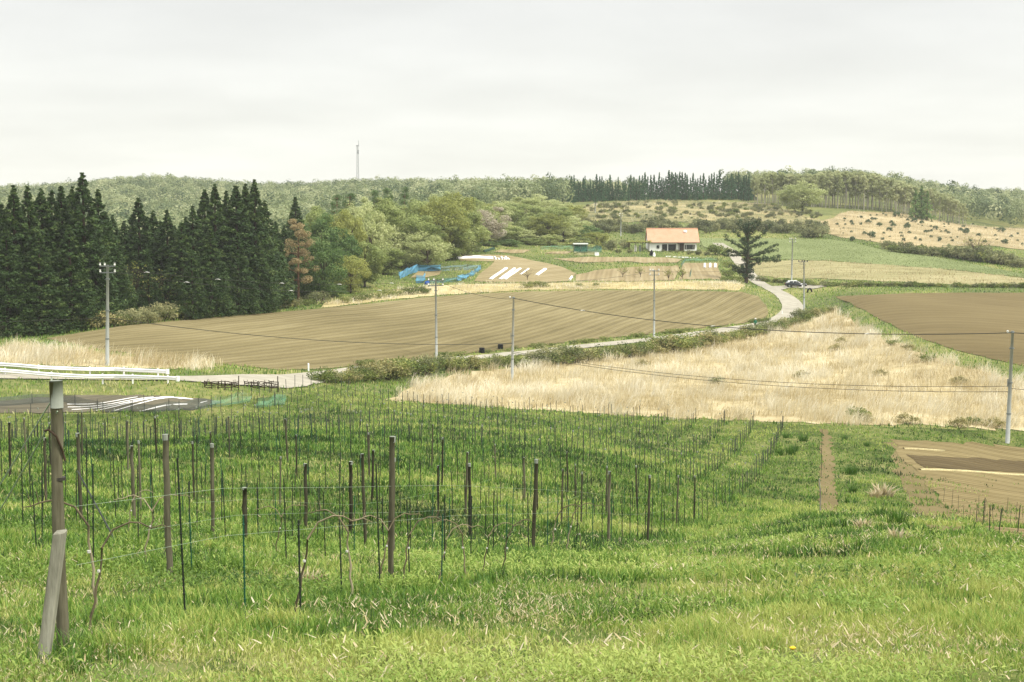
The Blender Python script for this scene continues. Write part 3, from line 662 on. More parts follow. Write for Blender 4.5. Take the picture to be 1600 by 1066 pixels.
# ---- spruce row on the ridge
SPR = [spruce(200 + i) for i in range(5)]
rs = random.Random(5); spr = []
x = 846.0
while x < 1172:
    top = np.interp(x, [846, 880, 905, 940, 975, 985, 1030, 1060, 1090, 1130, 1172], [288, 281, 278, 276, 281, 277, 272, 270, 270, 271, 275]) + rs.uniform(-6, 10)
    spr.append((x, rs.uniform(586, 600) + (0 if rs.random() < .6 else 10), top)); x += rs.uniform(2.6, 5.2)
spr += [(1168,584,272),(1160,584,276),(1176,590,280),(870,575,290),(895,575,292),(930,578,296)]
spr.sort()
for i, (px, d, top) in enumerate(spr):
    if px < 960: w_ = 'left of the orange roof'
    elif px < 1092: w_ = 'above the orange roof'
    else: w_ = 'right of the orange roof'
    lab = 'leftmost dark spruce of the row on the skyline ridge' if i == 0 else ('rightmost dark spruce of the row on the skyline ridge' if i == len(spr) - 1 else 'thin dark spruce on the skyline ridge, ' + w_)
    plant(SPR[i % 5], 11.0, px, d, top=top, wk=rs.uniform(.85, 1.25), label=lab, group='dark spruces along the ridge')
# ---- birch wood on the right ridge
BIR = [birch(300 + i) for i in range(5)]
rs = random.Random(9); bl = []
for row, (d0, st) in enumerate(((560, 5.5), (572, 6.5), (588, 8.0), (606, 9.0))):
    x = 1178.0 + row * 3
    while x < 1508:
        top = np.interp(x, [1176, 1200, 1250, 1290, 1340, 1370, 1420, 1460, 1490, 1508], [272, 270, 272, 268, 268, 273, 288, 298, 308, 322]) + rs.uniform(-3, 5)
        bl.append((x, d0 + rs.uniform(-4, 4) - max(0, (x - 1440) * .25), top)); x += rs.uniform(st * .6, st * 1.4)
for i, (px, d, top) in enumerate(bl):
    w_ = 'left of the big pale green tree' if px < 1222 else ('behind the big pale green tree' if px < 1290 else ('right of the big pale green tree' if px < 1415 else 'by the green larches and further right'))
    plant(BIR[i % 5], 12.0, px, d, top=top, wk=rs.uniform(.9, 1.3), label='slender pale birch, ' + w_, group='birches of the ridge wood')
plant(DEC['pale'][0], 10, 1252, 520, top=283, W0=8, wpx=74, label='big pale green tree in front of the birch wood')
LAR = spruce(260, 11, 2.0, leafy('larch_needles', (84, 116, 62), (122, 152, 88), (160, 180, 116), .45, k=1.0))
for i, (px, d, top, wpx) in enumerate([(1437,538,289,26),(1428,536,296,22),(1446,535,298,22)]):
    plant(LAR, 11, px, d, top=top, W0=4.0, wpx=wpx, label='bright green larch before the birches, ' + ['tallest and middle', 'left', 'right'][i] + ' of three', group='larches before the birch wood', name='larch_tree')
# ---- shrubs and small pines on the slopes
SPN = [shrub(400 + i, leafy('pine_shrub_needles_%s' % 'abc'[i], (58, 82, 54), (88, 112, 74), (124, 140, 96), .3), 2.2, 2.2, 12, 40, .26, 'small_pine') for i in range(2)]
rs = random.Random(21); k = 0
spx = [(1345,352),(1357,350),(1330,364),(1350,368),(1362,372),(1374,355),(1390,362),(1395,356),(1408,366),(1418,346),(1428,348),(1417,360),(1430,375),(1438,378),(1412,378),(1450,364),(1462,360),(1455,372),(1468,378),(1482,366),(1500,362),(1510,368),(1488,378),(1520,352),(1540,358),(1555,370),(1565,364),(1580,372),(1590,378),(1540,380),(1308,352),(1320,344),(1400,340),(1380,336),(1360,338),(1440,352),(1475,352),(1530,368),(1505,356),(1346,342),(1570,382),(1330,350)]
spx += [(rs.uniform(1310, 1630), rs.uniform(336, 386)) for _ in range(110)]
for px, py in spx:
    if py < 330 + max(0, (px - 1400) * .16): continue
    big = k < 42; k += 1
    w_ = 'left part' if px < 1400 else ('middle part' if px < 1500 else 'right part')
    plant(SPN[k % 2], 2.2, px, 0, H=1.0 + 2.2 * rs.random() ** 2 if big else .45 + 1.2 * rs.random() ** 2, wk=rs.uniform(.7, 1.15), base_py=py, label='small dark %s pine on the dry slope below the birches, %s' % ('bushy' if big else 'seedling', w_), cat='small pine', group='small pines dotted on the dry slope')
SB = [shrub(420, M_SHRUB, 1.8, 2.4, leaf=.22), shrub(421, M_SHRUB, 2.0, 2.0, leaf=.22), shrub(422, M_HEDGE, 1.6, 2.6, leaf=.22)]
for j in range(230):
    px = rs.uniform(912, 1290); py = rs.uniform(317, 343)
    if py < 318 + max(0, (px - 1180) * .13): continue
    plant(SB[j % 3], 1.8, px, 0, H=rs.uniform(.8, 2.4), wk=rs.uniform(.7, 1.1), base_py=py, label='rough shrub on the brushy slope ' + ('left of the house' if px < 1010 else ('behind the house' if px < 1090 else 'right of the house')), cat='shrub', group='shrubs on the brushy slope')
for j in range(74):            # grey green thicket behind the house and along the meadow
    px = 915 + j * 5.1 + rs.uniform(-3, 3); py = 356 + rs.uniform(-3, 9)
    plant(SB[j % 2], 1.8, px, 0, H=rs.uniform(2.2, 4.2), wk=rs.uniform(.8, 1.2), base_py=py, label='thicket bush ' + ('left of the house behind the garden' if px < 1010 else ('right behind the orange roofed house' if px < 1092 else 'along the back edge of the green meadow')), cat='bush', group='bushes of the thicket behind the house')
plant(SB[1], 2.0, 1280, 0, H=5.0, wk=1.6, base_py=371, label='large rounded bush at the top edge of the green meadow', cat='bush')
plant(SB[0], 1.8, 1262, 0, H=3.6, wk=1.4, base_py=371, label='smaller bush left of the large rounded meadow bush', cat='bush')
for j in range(42):            # thicket at the right, foot of the slope
    px = 1385 + j * 5.6; py = np.interp(px, [1385, 1450, 1520, 1620], [391, 399, 407, 420]) + rs.uniform(-4, 2)
    plant(SB[j % 3], 1.8, px, 0, H=rs.uniform(1.6, 3.4) * (1.5 if 1480 < px < 1570 else 1), wk=1.2, base_py=py, label='low thicket bush at the foot of the dry slope, ' + ('left half' if px < 1500 else 'right half'), cat='bush', group='thicket at the foot of the dry slope')
plant(barebush(43, 6, 8, 44, leafn=200), 6.0, 1525, 0, H=6.5, base_py=405, label='spreading leafless tree in the thicket below the slope')
for j in range(40):            # hedge behind the road pull-off
    px = 1190 + j * 11 + rs.uniform(-4, 4); py = np.interp(px, [1190, 1280, 1400, 1620], [440, 447, 448, 450])
    plant(SB[2] if j % 3 else SB[1], 1.7, px, 0, H=rs.uniform(.9, 1.7), wk=1.5, base_py=py, label='low green hedge bush ' + ('left of the parked car' if px < 1225 else ('behind the parked car' if px < 1265 else 'in the line right of the parked car')), cat='bush', group='low hedge at the back of the right field')
# ---- hedge along the road and around the dry meadow
HB = [shrub(430, M_HEDGE, 1.8, 2.2, 16, 60, .14), shrub(431, M_HEDGE, 1.6, 2.6, 16, 60, .14), shrub(432, leafy('straw_shrub_leaves', (104, 104, 60), (158, 152, 96), (206, 194, 140), .3, objvar=.4), 1.4, 2.2, 14, 60, .14), shrub(433, M_SHRUB, 2.0, 2.2, 16, 60, .14)]
hx = 505.0; j = 0
while hx < 1300:
    py = np.interp(hx, [505, 560, 640, 700, 800, 900, 1000, 1080, 1160, 1220, 1260, 1300], [598, 596, 588, 578, 572, 566, 556, 545, 530, 517, 500, 488]) + rs.uniform(-2.5, 2)
    hgt = (.82 if hx < 820 else .95) * np.interp(hx, [505, 600, 700, 800, 900, 1000, 1040, 1080, 1200, 1300], [2.4, 3.0, 2.5, 2.1, 2.6, 2.6, 3.6, 2.6, 2.4, 1.9]) * rs.uniform(.5, 1.25)
    w_ = 'at the road junction' if hx < 560 else ('left of the dry meadow top' if hx < 690 else ('between the junction and the leaning pole' if hx < 800 else ('between the leaning pole and the middle pole' if hx < 1022 else ('right of the middle pole' if hx < 1200 else 'inside the road bend'))))
    plant(HB[j % 4], 1.8, hx, 0, H=hgt, wk=rs.uniform(1.0, 1.5), base_py=py, label='roadside hedge bush ' + w_, cat='bush', group='hedge along the road'); hx += rs.uniform(5, 9); j += 1
for j in range(46):            # weeds between road and field
    px = rs.uniform(560, 1200); py = np.interp(px, [560, 640, 800, 1000, 1160, 1200], [572.5, 564, 547, 526, 507.5, 500]) + rs.uniform(-.5, 1.5)
    plant(HB[j % 2], 1.8, px, 0, H=rs.uniform(.5, 1.0), wk=rs.uniform(1.2, 2.0), base_py=py, label='low weedy shrub on the verge between field and road', cat='shrub', group='weedy shrubs on the field verge')
for j in range(30):            # foot of the cedars
    px = -10 + j * 17.5; py = np.interp(px, [0, 100, 200, 300, 430, 520], [527, 520, 508, 497, 483, 474])
    plant(HB[(j * 3) % 4] if j % 3 else HB[3], 1.8, px, 0, H=rs.uniform(1.6, 3.0), wk=rs.uniform(1.1, 1.6), base_py=py, label='scrubby bush at the foot of the cedars along the field edge, ' + ('left of the pole' if px < 168 else 'right of the pole'), cat='bush', group='scrub at the foot of the cedars')
for j, (px, py, h) in enumerate([(540,474,1.6),(556,471,1.6),(572,469,1.8),(590,467,1.6),(606,465,1.9),(622,463,1.7),(640,461,2.0),(655,459,2.0),(664,459,1.6),(822,450,1.6),(836,449,1.8),(850,449,1.5),(905,448,1.0),(930,447,.9)]):
    plant(HB[j % 2], 1.8, px, 0, H=h, wk=1.2, base_py=py, label='dark bush on the straw bank ' + ('under the blue netting' if px < 700 else 'under the white film strips'), cat='bush', group='bushes on the straw bank')
for j, (px, py, h, t) in enumerate([(1078,398,1.6,'left'),(1092,399,2.2,'middle'),(1104,399,1.8,'right')]):
    plant(SB[1], 2, px, 0, H=h, base_py=py, label='dark shrub right of the house wall, %s of three' % t, cat='shrub', group='shrubs by the house corner')
for j, (px, py, h) in enumerate([(1036,393.5,1.2),(1048,394,1.3),(1058,394.5,1.6),(1068,394.5,1.2),(1076,395,1.3),(1083,395.5,1.2)]):
    plant(SB[j % 2], 1.9, px, 0, H=h * .7, wk=.9, base_py=py, label='garden shrub below the house windows, %s from the left' % ORD[j], cat='shrub', group='shrubs along the house front')
plant(SB[2], 1.6, 1122, 0, H=3.6, wk=1.2, base_py=398, label='round bush beside the lone conifer on the garden side', cat='bush')
for j, (px, py, h, wk) in enumerate([(1140,432,2.4,1.4),(1150,424,2.4,1.3),(1136,418,2.2,1.2),(1146,440,1.8,1.4),(1132,440,1.4,1.4),(1160,440,1.4,1.3)]):
    plant(HB[j % 2], 1.8, px, 0, H=h, wk=wk, base_py=py, label='bright green bush left of the lone conifer, %s listed downhill' % ORD[j] if False else 'bright green bush on the bank left of the lone conifer', cat='bush', group='bright bushes by the lone conifer')
for j, (px, py, h, lab) in enumerate([(955,391,3.4,'bushy garden tree left of the pergola'),(975,388,3.2,'rounded shrub tree over the pergola'),(940,388,3.0,'olive bush behind the green netting'),(966,396,1.4,'low bush in front of the pergola'),(985,396,1.6,'small shrub by the pergola')]):
    plant(SB[j % 3], 1.8, px, 0, H=h, base_py=py, label=lab, cat='shrub')
GT = barebush(47, 3.0, 2.6, 16, leafn=260)
for j, (px, py) in enumerate([(973,434),(1001,434),(1045,439),(1066,437)]):
    plant(GT, 3.0, px, 0, H=2.9, base_py=py, label='small sprouting fruit tree in the lower garden plot, %s from the left' % ORD[j], group='small fruit trees in the garden', name='fruit_tree')
plant(barebush(48, 3.0, 4.0, 12, leafn=0), 3.0, 824, 0, H=3.0, base_py=438, label='bare vase shaped tree beside the white film strips', name='fruit_tree')
for j, (px, py, h) in enumerate([(1308,548,1.2),(1316,536,1.1),(1448,566,1.2),(1252,592,1.2),(1120,600,1.0),(1002,573,1.2),(1376,588,1.0),(1500,600,1.1),(1395,540,1.0),(1420,548,1.1),(1340,655,1.3),(1352,660,1.1),(1415,662,1.2),(1500,668,1.2),(1520,664,1.0),(1555,668,1.2)]):
    plant(HB[(j * 2) % 4 if j % 3 else 2], 1.6, px, 0, H=h, wk=1.4, base_py=py, label='low greenish bush growing in the dry grass, ' + ('inside the meadow' if j < 10 else 'at its lower right edge'), cat='bush', group='bushes in the dry grass', name='meadow_bush')
# ---- the lone conifer beside the road
def lone_conifer():
    p = onground(1166, 443); H = height_to(p, 341); s = p.y / FPX
    root = empty('conifer_tree', p); rs = np.random.RandomState(3); m = MB(); cs, rad = [], []
    m.tube([(0, 0, -.5), (.15, 0, H * .3), (.3, 0, H * .6), (.2, 0, H * .80), (.5, 0, H * .95)], [.42, .34, .24, .15, .05], 8)
    def br(z0, tx, tz, ty=0.0, n=9, thick=.6, drop=.25):
        a = Vector((.2, 0, z0)); e = Vector((tx, ty, tz)); mid = a.lerp(e, .5) - Vector((0, 0, drop))
        path = [a.lerp(mid, t / 3).lerp(mid.lerp(e, t / 3), t / 3) for t in range(4)]
        m.tube(path, [.13, .10, .06, .03], 5, False)
        for i in range(n):
            t = .22 + .78 * (i + rs.rand()) / n; q = a.lerp(mid, t).lerp(mid.lerp(e, t), t)
            cs.append((q.x + rs.normal() * .25, q.y + rs.normal() * .5, q.z + rs.normal() * .12 + .08)); rad.append(thick * rs.uniform(.5, .95))
    px = lambda a: (a - 1166) * s; pz = lambda b: (443 - b) * s
    for (z0, tx, tz, ty) in [(392,1128,369,0),(397,1136,392,.6),(399,1122,397,-.5),(404,1214,382,0),(401,1212,391,.5),(406,1219,402,0),(404,1218,408,-.6),(384,1206,352,0),(388,1199,379,.4),(372,1190,344,.2),
                              (370,1150,348,-.3),(374,1156,343,0),(366,1184,341,0),(380,1146,360,.4),(420,1140,415,0),(418,1190,407,.3),(426,1148,422,.3),(386,1150,376,-1.5),(384,1188,370,1.5),(378,1172,350,1.0)]:
        L_ = abs(px(tx)); br(pz(z0), px(tx), pz(tz), ty * 3, n=int(6 + L_ * 1.3), thick=.62)
    for k in range(130):                        # foliage close along the stem
        z = H * rs.uniform(.07, .92); a = rs.rand() * 6.283; r = rs.uniform(.2, 1.25) * (1.0 if z < H * .75 else .7)
        cs.append((math.cos(a) * r + .2, math.sin(a) * r, z)); rad.append(rs.uniform(.35, .7))
    for k in range(16):
        z = H * rs.uniform(.06, .28); a = rs.rand() * 6.283; r = rs.uniform(.5, 1.9)
        cs.append((math.cos(a) * r, math.sin(a) * r, z)); rad.append(rs.uniform(.4, .7))
    link('crown', crown_mesh('crown', M_LONE, cs, rad, 64, .24, rs, squash=.85, tintc=.42 + .5 * (rs.rand(len(cs)) - .5), aspect=.45), root)
    m.build('trunk', M_BARK, root)
    tag(root, 'ragged lone conifer with wide horizontal branches beside the road', 'tree')
lone_conifer()
# ------------------------------------------------------------------ buildings, poles and other built things
M_WHITE = plain('white_render', (240, 240, 234), 0.85, 0.05, 1.2, k=0.9)
M_ROOFT = NB('orange_roof')
def _roof():
    b = M_ROOFT; g = b.n('ShaderNodeTexCoord'); w_ = b.n('ShaderNodeTexWave', wave_type='BANDS', bands_direction='Y'); w_.inputs['Scale'].default_value = 1.1
    b.l(g.outputs['Object'], w_.inputs['Vector']); f = b.noise(0.8, 4)
    c = b.ramp(f, [(.3, col((230, 172, 136), .6)), (.7, col((240, 188, 154), .6))])
    return b.surf(c, 0.6, bump=w_.outputs['Fac'], bstr=.6, bdist=.05)
M_ROOF = _roof()
b = NB('window_glass'); M_GLASS = b.surf(col((42, 52, 52), .5), 0.08, spec=0.6)
M_FRAME = plain('dark_frame', (70, 66, 60), .6, .15)
M_DARKWOOD = plain('dark_wood', (74, 60, 46), .9, .25)
M_CONC = plain('concrete_pole', (190, 194, 188), 0.85, 0.14, 1.4, k=0.66)
M_STEEL = plain('galvanised_steel', (150, 156, 154), .5, .15, 6, k=.6, metal=.3)
M_INS = plain('porcelain', (236, 236, 230), .3, .05, k=.8)
M_WIRE = plain('wire', (60, 60, 52), .7, .1)
M_RAIL = plain('white_rail_paint', (246, 246, 244), .45, .05, 1.0, k=.92)
M_FILM = plain('white_film', (248, 246, 242), .55, .06, 1.5, k=.9)
M_TYRE = plain('rubber', (28, 30, 30), .8, .2)
M_CARB = plain('black_car_paint', (24, 34, 38), .25, .1, spec=.6)
M_CARW = plain('white_car_paint', (240, 240, 236), .3, .03, k=.85, spec=.5)

def house():
    p = onground(1050, 392.5); s = p.y / FPX
    X = lambda px: (px - 1050) * s; Zz = lambda py: (392.5 - py) * s
    D = 8.5; x0, x1 = X(1014), X(1088.5); he = Zz(377.3); hr = Zz(357.5) * 1.0 + 0.1
    root = empty('house', p); wmb = MB()
    ys = D
    hm = he - 0.1; top = he + (hr - he) * 0.97
    wmb.add([(x0, 0, -1), (x1, 0, -1), (x1, ys, -1), (x0, ys, -1), (x0, 0, hm), (x1, 0, hm), (x1, ys, hm), (x0, ys, hm), (x0, ys / 2, top - .15), (x1, ys / 2, top - .15)],
            [(0, 1, 5, 4), (1, 2, 6, 9, 5), (2, 3, 7, 6), (3, 0, 4, 8, 7), (0, 3, 2, 1)])
    wmb.build('wall', M_WHITE, root)
    rb = MB(); ov = .4; t = .16; rx0, rx1 = x0 - .35, x1 + .75; yb = -ov; sl = (top - hm) / (ys / 2); ze = hm - sl * ov * .5
    rb.add([(rx0, yb, ze), (rx1, yb, ze), (rx1, ys / 2, top), (rx0, ys / 2, top), (rx0, yb, ze - t), (rx1, yb, ze - t), (rx1, ys / 2, top - t), (rx0, ys / 2, top - t)],
           [(0, 1, 2, 3), (7, 6, 5, 4), (4, 5, 1, 0), (5, 6, 2, 1), (7, 4, 0, 3)])
    rb.add([(rx0, ys + ov, ze), (rx1, ys + ov, ze), (rx1, ys / 2, top), (rx0, ys / 2, top), (rx0, ys + ov, ze - t), (rx1, ys + ov, ze - t), (rx1, ys / 2, top - t), (rx0, ys / 2, top - t)],
           [(3, 2, 1, 0), (4, 5, 6, 7), (0, 1, 5, 4), (1, 2, 6, 5), (3, 0, 4, 7)])
    roof = rb.build('roof', M_ROOF, root)
    rc = MB(); rc.tube([(rx0 - .02, ys / 2, top + .02), (rx1 + .02, ys / 2, top + .02)], .13, 8); rc.build('ridge_cap', M_ROOF, roof)
    gt = MB(); gt.box(((rx0 + rx1) / 2, yb - .06, ze - .08), (rx1 - rx0, .12, .12)); gt.build('gutter', M_FRAME, roof)
    sx_ = X(1072.5); sy = ys / 2 - 1.1; sz = top - 1.1 * sl
    sk = MB(); sk.tube([(sx_, sy, sz - .1), (sx_, sy - .1, sz + .28)], [.5, .5], 14); sk.tube([(sx_, sy - .1, sz + .28), (sx_, sy - .16, sz + .5)], [.42, .12], 14); sk.build('skylight', M_FILM, roof)
    def opening(name, a, b_, t_, bt, frame, mull=0):
        xa, xb, za, zb = X(a), X(b_), Zz(bt), Zz(t_)
        f = MB(); w_ = .09; y = -.05
        f.box(((xa + xb) / 2, y, zb - w_ / 2), (xb - xa, .12, w_)); f.box(((xa + xb) / 2, y, za + w_ / 2), (xb - xa, .12, w_))
        f.box((xa + w_ / 2, y, (za + zb) / 2), (w_, .12, zb - za - 2 * w_)); f.box((xb - w_ / 2, y, (za + zb) / 2), (w_, .12, zb - za - 2 * w_))
        for i in range(mull): f.box((xa + (xb - xa) * (i + 1) / (mull + 1), y + .01, (za + zb) / 2), (.07, .09, zb - za - 2 * w_))
        fo = f.build(name, frame, root)
        g = MB(); g.box(((xa + xb) / 2, -.02, (za + zb) / 2), (xb - xa - 2 * w_ + .02, .05, zb - za - 2 * w_ + .02)); g.build('pane', M_GLASS, fo)
        return fo
    opening('window', 1026, 1030.2, 383.2, 388.3, M_FRAME)
    opening('sliding_door', 1034.5, 1042.3, 381.8, 392.2, M_FRAME, 1)
    opening('sliding_door', 1044, 1056, 381.8, 392.2, M_FRAME, 2)
    opening('window', 1072.5, 1082.5, 382.6, 389.6, M_FRAME, 1)
    xa, xb = X(1059), X(1067.5)
    d = MB(); d.box(((xa + xb) / 2 + .25, -.03, 1.0), (1.15, .08, 2.0)); dr = d.build('door', M_DARKWOOD, root)
    h = MB(); h.box(((xa + xb) / 2 - .1, -.10, 1.0), (.05, .06, .16)); h.build('handle', M_STEEL, dr)
    c = MB(); c.box(((xa + xb) / 2, -.62, 2.12), (xb - xa + .4, 1.2, .12)); c.box((xa, -1.1, .95), (.12, .12, 2.2)); c.box((xb, -1.1, .95), (.12, .12, 2.2)); c.build('porch', M_DARKWOOD, root)
    sh = MB(); sh.box((X(1070.7), -.05, Zz(386.2)), (.35, .06, 1.2)); sh.build('shutter', M_FRAME, root)
    sh = MB(); sh.box((X(1084.2), -.05, Zz(386.2)), (.35, .06, 1.2)); sh.build('shutter', M_FRAME, root)
    tag(root, 'single storey white house with a long orange roof on the hillside', 'house')
house()

def pergola():
    a = onground(983, 393); s = a.y / FPX; root = empty('pergola', a); W_ = (1014 - 983) * s; H = 2.3
    for x, y in ((.1, 0), (W_ * .33, 0), (W_ * .66, 0), (W_, 0), (.1, 2.8), (W_, 2.8)):
        m = MB(); m.box((x, y, H / 2 - .2), (.14, .14, H + .4)); m.build('post', M_DARKWOOD, root)
    m = MB()
    for i in range(8): m.box((W_ * i / 7, 1.4, H + .08), (.09, 3.4, .12))
    m.box((W_ / 2, -.1, H - .05), (W_ + .6, .1, .14)); m.box((W_ / 2, 2.9, H - .05), (W_ + .6, .1, .14)); m.build('beams', M_DARKWOOD, root)
    rs = np.random.RandomState(4); cs = np.stack([rs.uniform(-.4, W_ + .5, 40), rs.uniform(-.3, 3.1, 40), rs.uniform(H + .05, H + .45, 40)], -1)
    link('vine_canopy', crown_mesh('vine_canopy', M_OLIVE, cs, np.full(40, .5), 30, .22, rs, squash=.5), root)
    tag(root, 'low dark pergola overgrown with green vines left of the house', 'pergola')
    for px, w_, h_, lab, mt in ((993, .55, 1.1, 'white cloth covered box standing under the pergola', M_FILM), (1000, .5, 1.2, 'pale grey bin standing in the pergola shade', M_STEEL)):
        q_ = onground(px, 393); m = MB(); hh = h_ + .4
        m.add([(-w_/2, -.3, -.2), (w_/2, -.3, -.2), (w_/2, .3, -.2), (-w_/2, .3, -.2), (-w_/2*.86, -.24, hh), (w_/2*.86, -.24, hh), (w_/2*.86, .24, hh), (-w_/2*.86, .24, hh)], [(0,1,5,4),(1,2,6,5),(2,3,7,6),(3,0,4,7),(4,5,6,7),(3,2,1,0)])
        m.box((0, 0, hh + .03), (w_ * .95, .58, .07)); o = m.build('garden_bin', mt); o.location = q_; tag(o, lab, 'bin')
    q_ = onground(1022, 400.5); m = MB(); m.tube([(0, 0, -.1), (0, 0, .35), (.03, 0, .8), (.1, 0, 1.15)], [.34, .36, .26, .06], 10); o = m.build('cloth_bundle', M_FILM, None, True); o.location = q_; tag(o, 'white teardrop shaped cloth bundle in front of the house corner', 'bundle')
    q_ = onground(1018, 400); m = MB(); m.tube([(0, 0, -.1), (-.05, 0, .5), (0, 0, 1.0), (.05, 0, 1.5)], [.42, .5, .4, .12], 10); o = m.build('black_tarp', M_TYRE, None, True); o.location = q_; tag(o, 'black wrapped heap beside the white cloth bundle', 'tarp heap')
pergola()
for i, (px, py, ln) in enumerate([(1042.5,401.3,.7),(1047,401.3,.6),(1055,402,1.1),(1062.5,402.6,.9),(1069,402.7,1.3),(1074.5,403,.5),(1079,403.4,.35),(1084,403.6,.3),(1089,403.8,.35)]):
    q_ = onground(px, py); m = MB(); l = ln * 1.05
    m.add([(-l/2, -.15, -.1), (l/2, -.15, -.1), (l/2, .15, -.1), (-l/2, .15, -.1), (-l/2 + .04, -.10, .22), (l/2 - .05, -.10, .20), (l/2 - .05, .10, .20), (-l/2 + .04, .10, .22)], [(0,1,5,4),(1,2,6,5),(2,3,7,6),(3,0,4,7),(4,5,6,7),(3,2,1,0)])
    o = m.build('edging_stone', M_FILM); o.location = q_; tag(o, 'white edging block below the house front, %s from the left' % ORD[i], 'edging stone', 'white edging blocks below the house')

# ---- utility poles
def upole(px, top, base, d=None, style='arms', lean=0.0, label='', w_=1.0, armlen=1.5):
    p = onground(px, base) if d is None else atdist(px, d); H = height_to(p, top)
    root = empty('utility_pole', p); m = MB()
    m.tube([(0, 0, -.6), (lean * .3, 0, H * .3), (lean, 0, H)], [.20 * w_, .175 * w_, .115 * w_], 12); m.build('shaft', M_CONC, root, True)
    tops = [Vector((lean, 0, H)) + p]
    bd = MB()
    for f in (.86, .55, .27): bd.tube([(lean * f, 0, H * f - .06), (lean * f, 0, H * f + .06)], [.21 * w_] * 2, 12)
    bd.build('band', M_STEEL, root)
    if style == 'arms':
        for k, z in enumerate((H - .12, H - .75)):
            a = MB(); a.box((lean, -.14, z), (armlen, .09, .09)); ao = a.build('crossarm', M_STEEL, root)
            for x in (-armlen / 2 + .05, -.25 if k == 0 else None, armlen / 2 - .05):
                if x is None: continue
                i_ = MB(); i_.tube([(lean + x, -.14, z + .04), (lean + x, -.14, z + .12), (lean + x, -.14, z + .20), (lean + x, -.14, z + .32)], [.05, .11, .06, .10], 8); i_.build('insulator', M_INS, ao)
    elif style == 'arm1':
        a = MB(); a.box((lean - .15, -.14, H - .15), (armlen, .09, .09)); ao = a.build('crossarm', M_STEEL, root)
        for x in (-armlen / 2 - .1, -.35, .1, armlen / 2 - .25):
            i_ = MB(); i_.tube([(lean + x, -.14, H - .11), (lean + x, -.14, H + .02), (lean + x, -.14, H + .16)], [.05, .12, .07], 8); i_.build('insulator', M_FRAME, ao)
        a = MB(); a.box((lean - .25, -.14, H - .55), (armlen * .7, .07, .07)); a.build('crossarm', M_STEEL, root)
    else:
        c = MB(); c.tube([(lean, 0, H), (lean, 0, H + .16)], [.17, .14], 10); c.box((lean - .28, 0, H + .02), (.36, .08, .08)); c.build('cap', M_STEEL, root)
        i_ = MB(); i_.tube([(lean - .45, 0, H), (lean - .45, 0, H + .14), (lean - .45, 0, H + .22)], [.05, .10, .06], 8); i_.build('insulator', M_INS, root)
        tr = MB(); tr.box((lean * .45 - .22, -.05, H * .55), (.08, .08, .7)); tr.build('cable_box', M_STEEL, root)
    tag(root, label, 'utility pole'); return p, H, lean
P1 = upole(167.5, 414, 572, None, 'arms', .28, 'pale concrete utility pole behind the left guard rail, with double crossarms')
P2 = upole(682, 437, 560, None, 'arms', -.05, 'grey utility pole at the lower edge of the large plowed field', .85, 1.9)
P3 = upole(800, 466, 596, None, 'cap', .2, 'grey utility pole standing in the dry grass, with a capped top', .9)
P4 = upole(1022, 422, 528, None, 'arms', -.05, 'grey utility pole near the hedge right of the field centre, two crossarms', .8, 1.4)
P5 = upole(1256.5, 408, 486, None, 'arm1', -.2, 'grey utility pole with a dark crossarm at the road bend', .9, 1.7)
P6 = upole(1236.5, 373, 449, None, 'arms', .1, 'taller pale utility pole beside the parked car', .9, 1.3)
P7 = upole(1574, 520, 693, None, 'cap', .18, 'pale utility pole at the right edge beside the tilled plot', 1.05)
P8 = upole(970, 334, 369, None, 'arms', 0, 'thin pale utility pole behind the garden trees left of the house', .8, 1.0)
P9 = upole(929.5, 318, 334, 505, 'arms', 0, 'tiny far utility pole on the brushy slope', .8, 1.0)
def pt(pole, frac, dx=0): p, H, l = pole; return Vector((p.x + l * frac + dx, p.y - .1, p.z + H * frac))
def wire(a, c, sag, label, r=.02, group=None, beads=0):
    m = MB(); n_ = 18; path = []
    for i in range(n_ + 1):
        t = i / n_; q_ = a.lerp(c, t); q_.z -= sag * 4 * t * (1 - t); path.append(q_)
    m.tube(path, r, 4, False); o = m.build('power_line', M_WIRE)
    for i in range(beads):
        t = (i + .6) / (beads + .4); q_ = a.lerp(c, t); q_.z -= sag * 4 * t * (1 - t)
        b_ = MB(); b_.tube([q_ + Vector((-.28, 0, -.02)), q_ + Vector((-.1, 0, .03)), q_ + Vector((.1, 0, .03)), q_ + Vector((.28, 0, -.02))], [.02, .035, .035, .02], 6); b_.build('cable_marker', M_INS, o)
    tag(o, label, 'power line', group)
offL = Vector((-75, 120, P1[0].z + 4.6))
wire(pt(P1, .985, -.7), pt(P2, .985, -.7), 1.0, 'upper wire from the left pole to the pole by the field, left strand', .018, 'wires from the left pole', 5)
wire(pt(P1, .93, .7), pt(P2, .93, .7), 1.3, 'lower wire from the left pole to the pole by the field, with white markers', .018, 'wires from the left pole', 3)
wire(pt(P1, .48), pt(P3, .46), 1.0, 'dark cable sagging low across the plowed field between two poles', .03)
wire(offL, pt(P1, .48), .15, 'cable running from the left edge to the left pole', .02)
wire(pt(P3, 1.0), pt(P7, 1.0), 1.5, 'thick dark cable from the capped pole across to the right pole', .038, None, 3)
wire(pt(P3, .36), pt(P7, .52), 1.3, 'upper of the two low cables across the dry grass', .022, 'low cables over the dry grass')
wire(pt(P3, .34), pt(P7, .47), 1.3, 'lower of the two low cables across the dry grass', .022, 'low cables over the dry grass')
wire(pt(P7, 1.0), Vector((70, 118, P7[0].z + 10.2)), .3, 'thick cable leaving the right pole to the right', .035)
wire(pt(P7, .5), Vector((70, 118, P7[0].z + 4.4)), .3, 'low cable leaving the right pole to the right', .022)
wire(pt(P2, 1.0), pt(P3, .99), .6, 'cable from the field pole to the capped pole', .02)
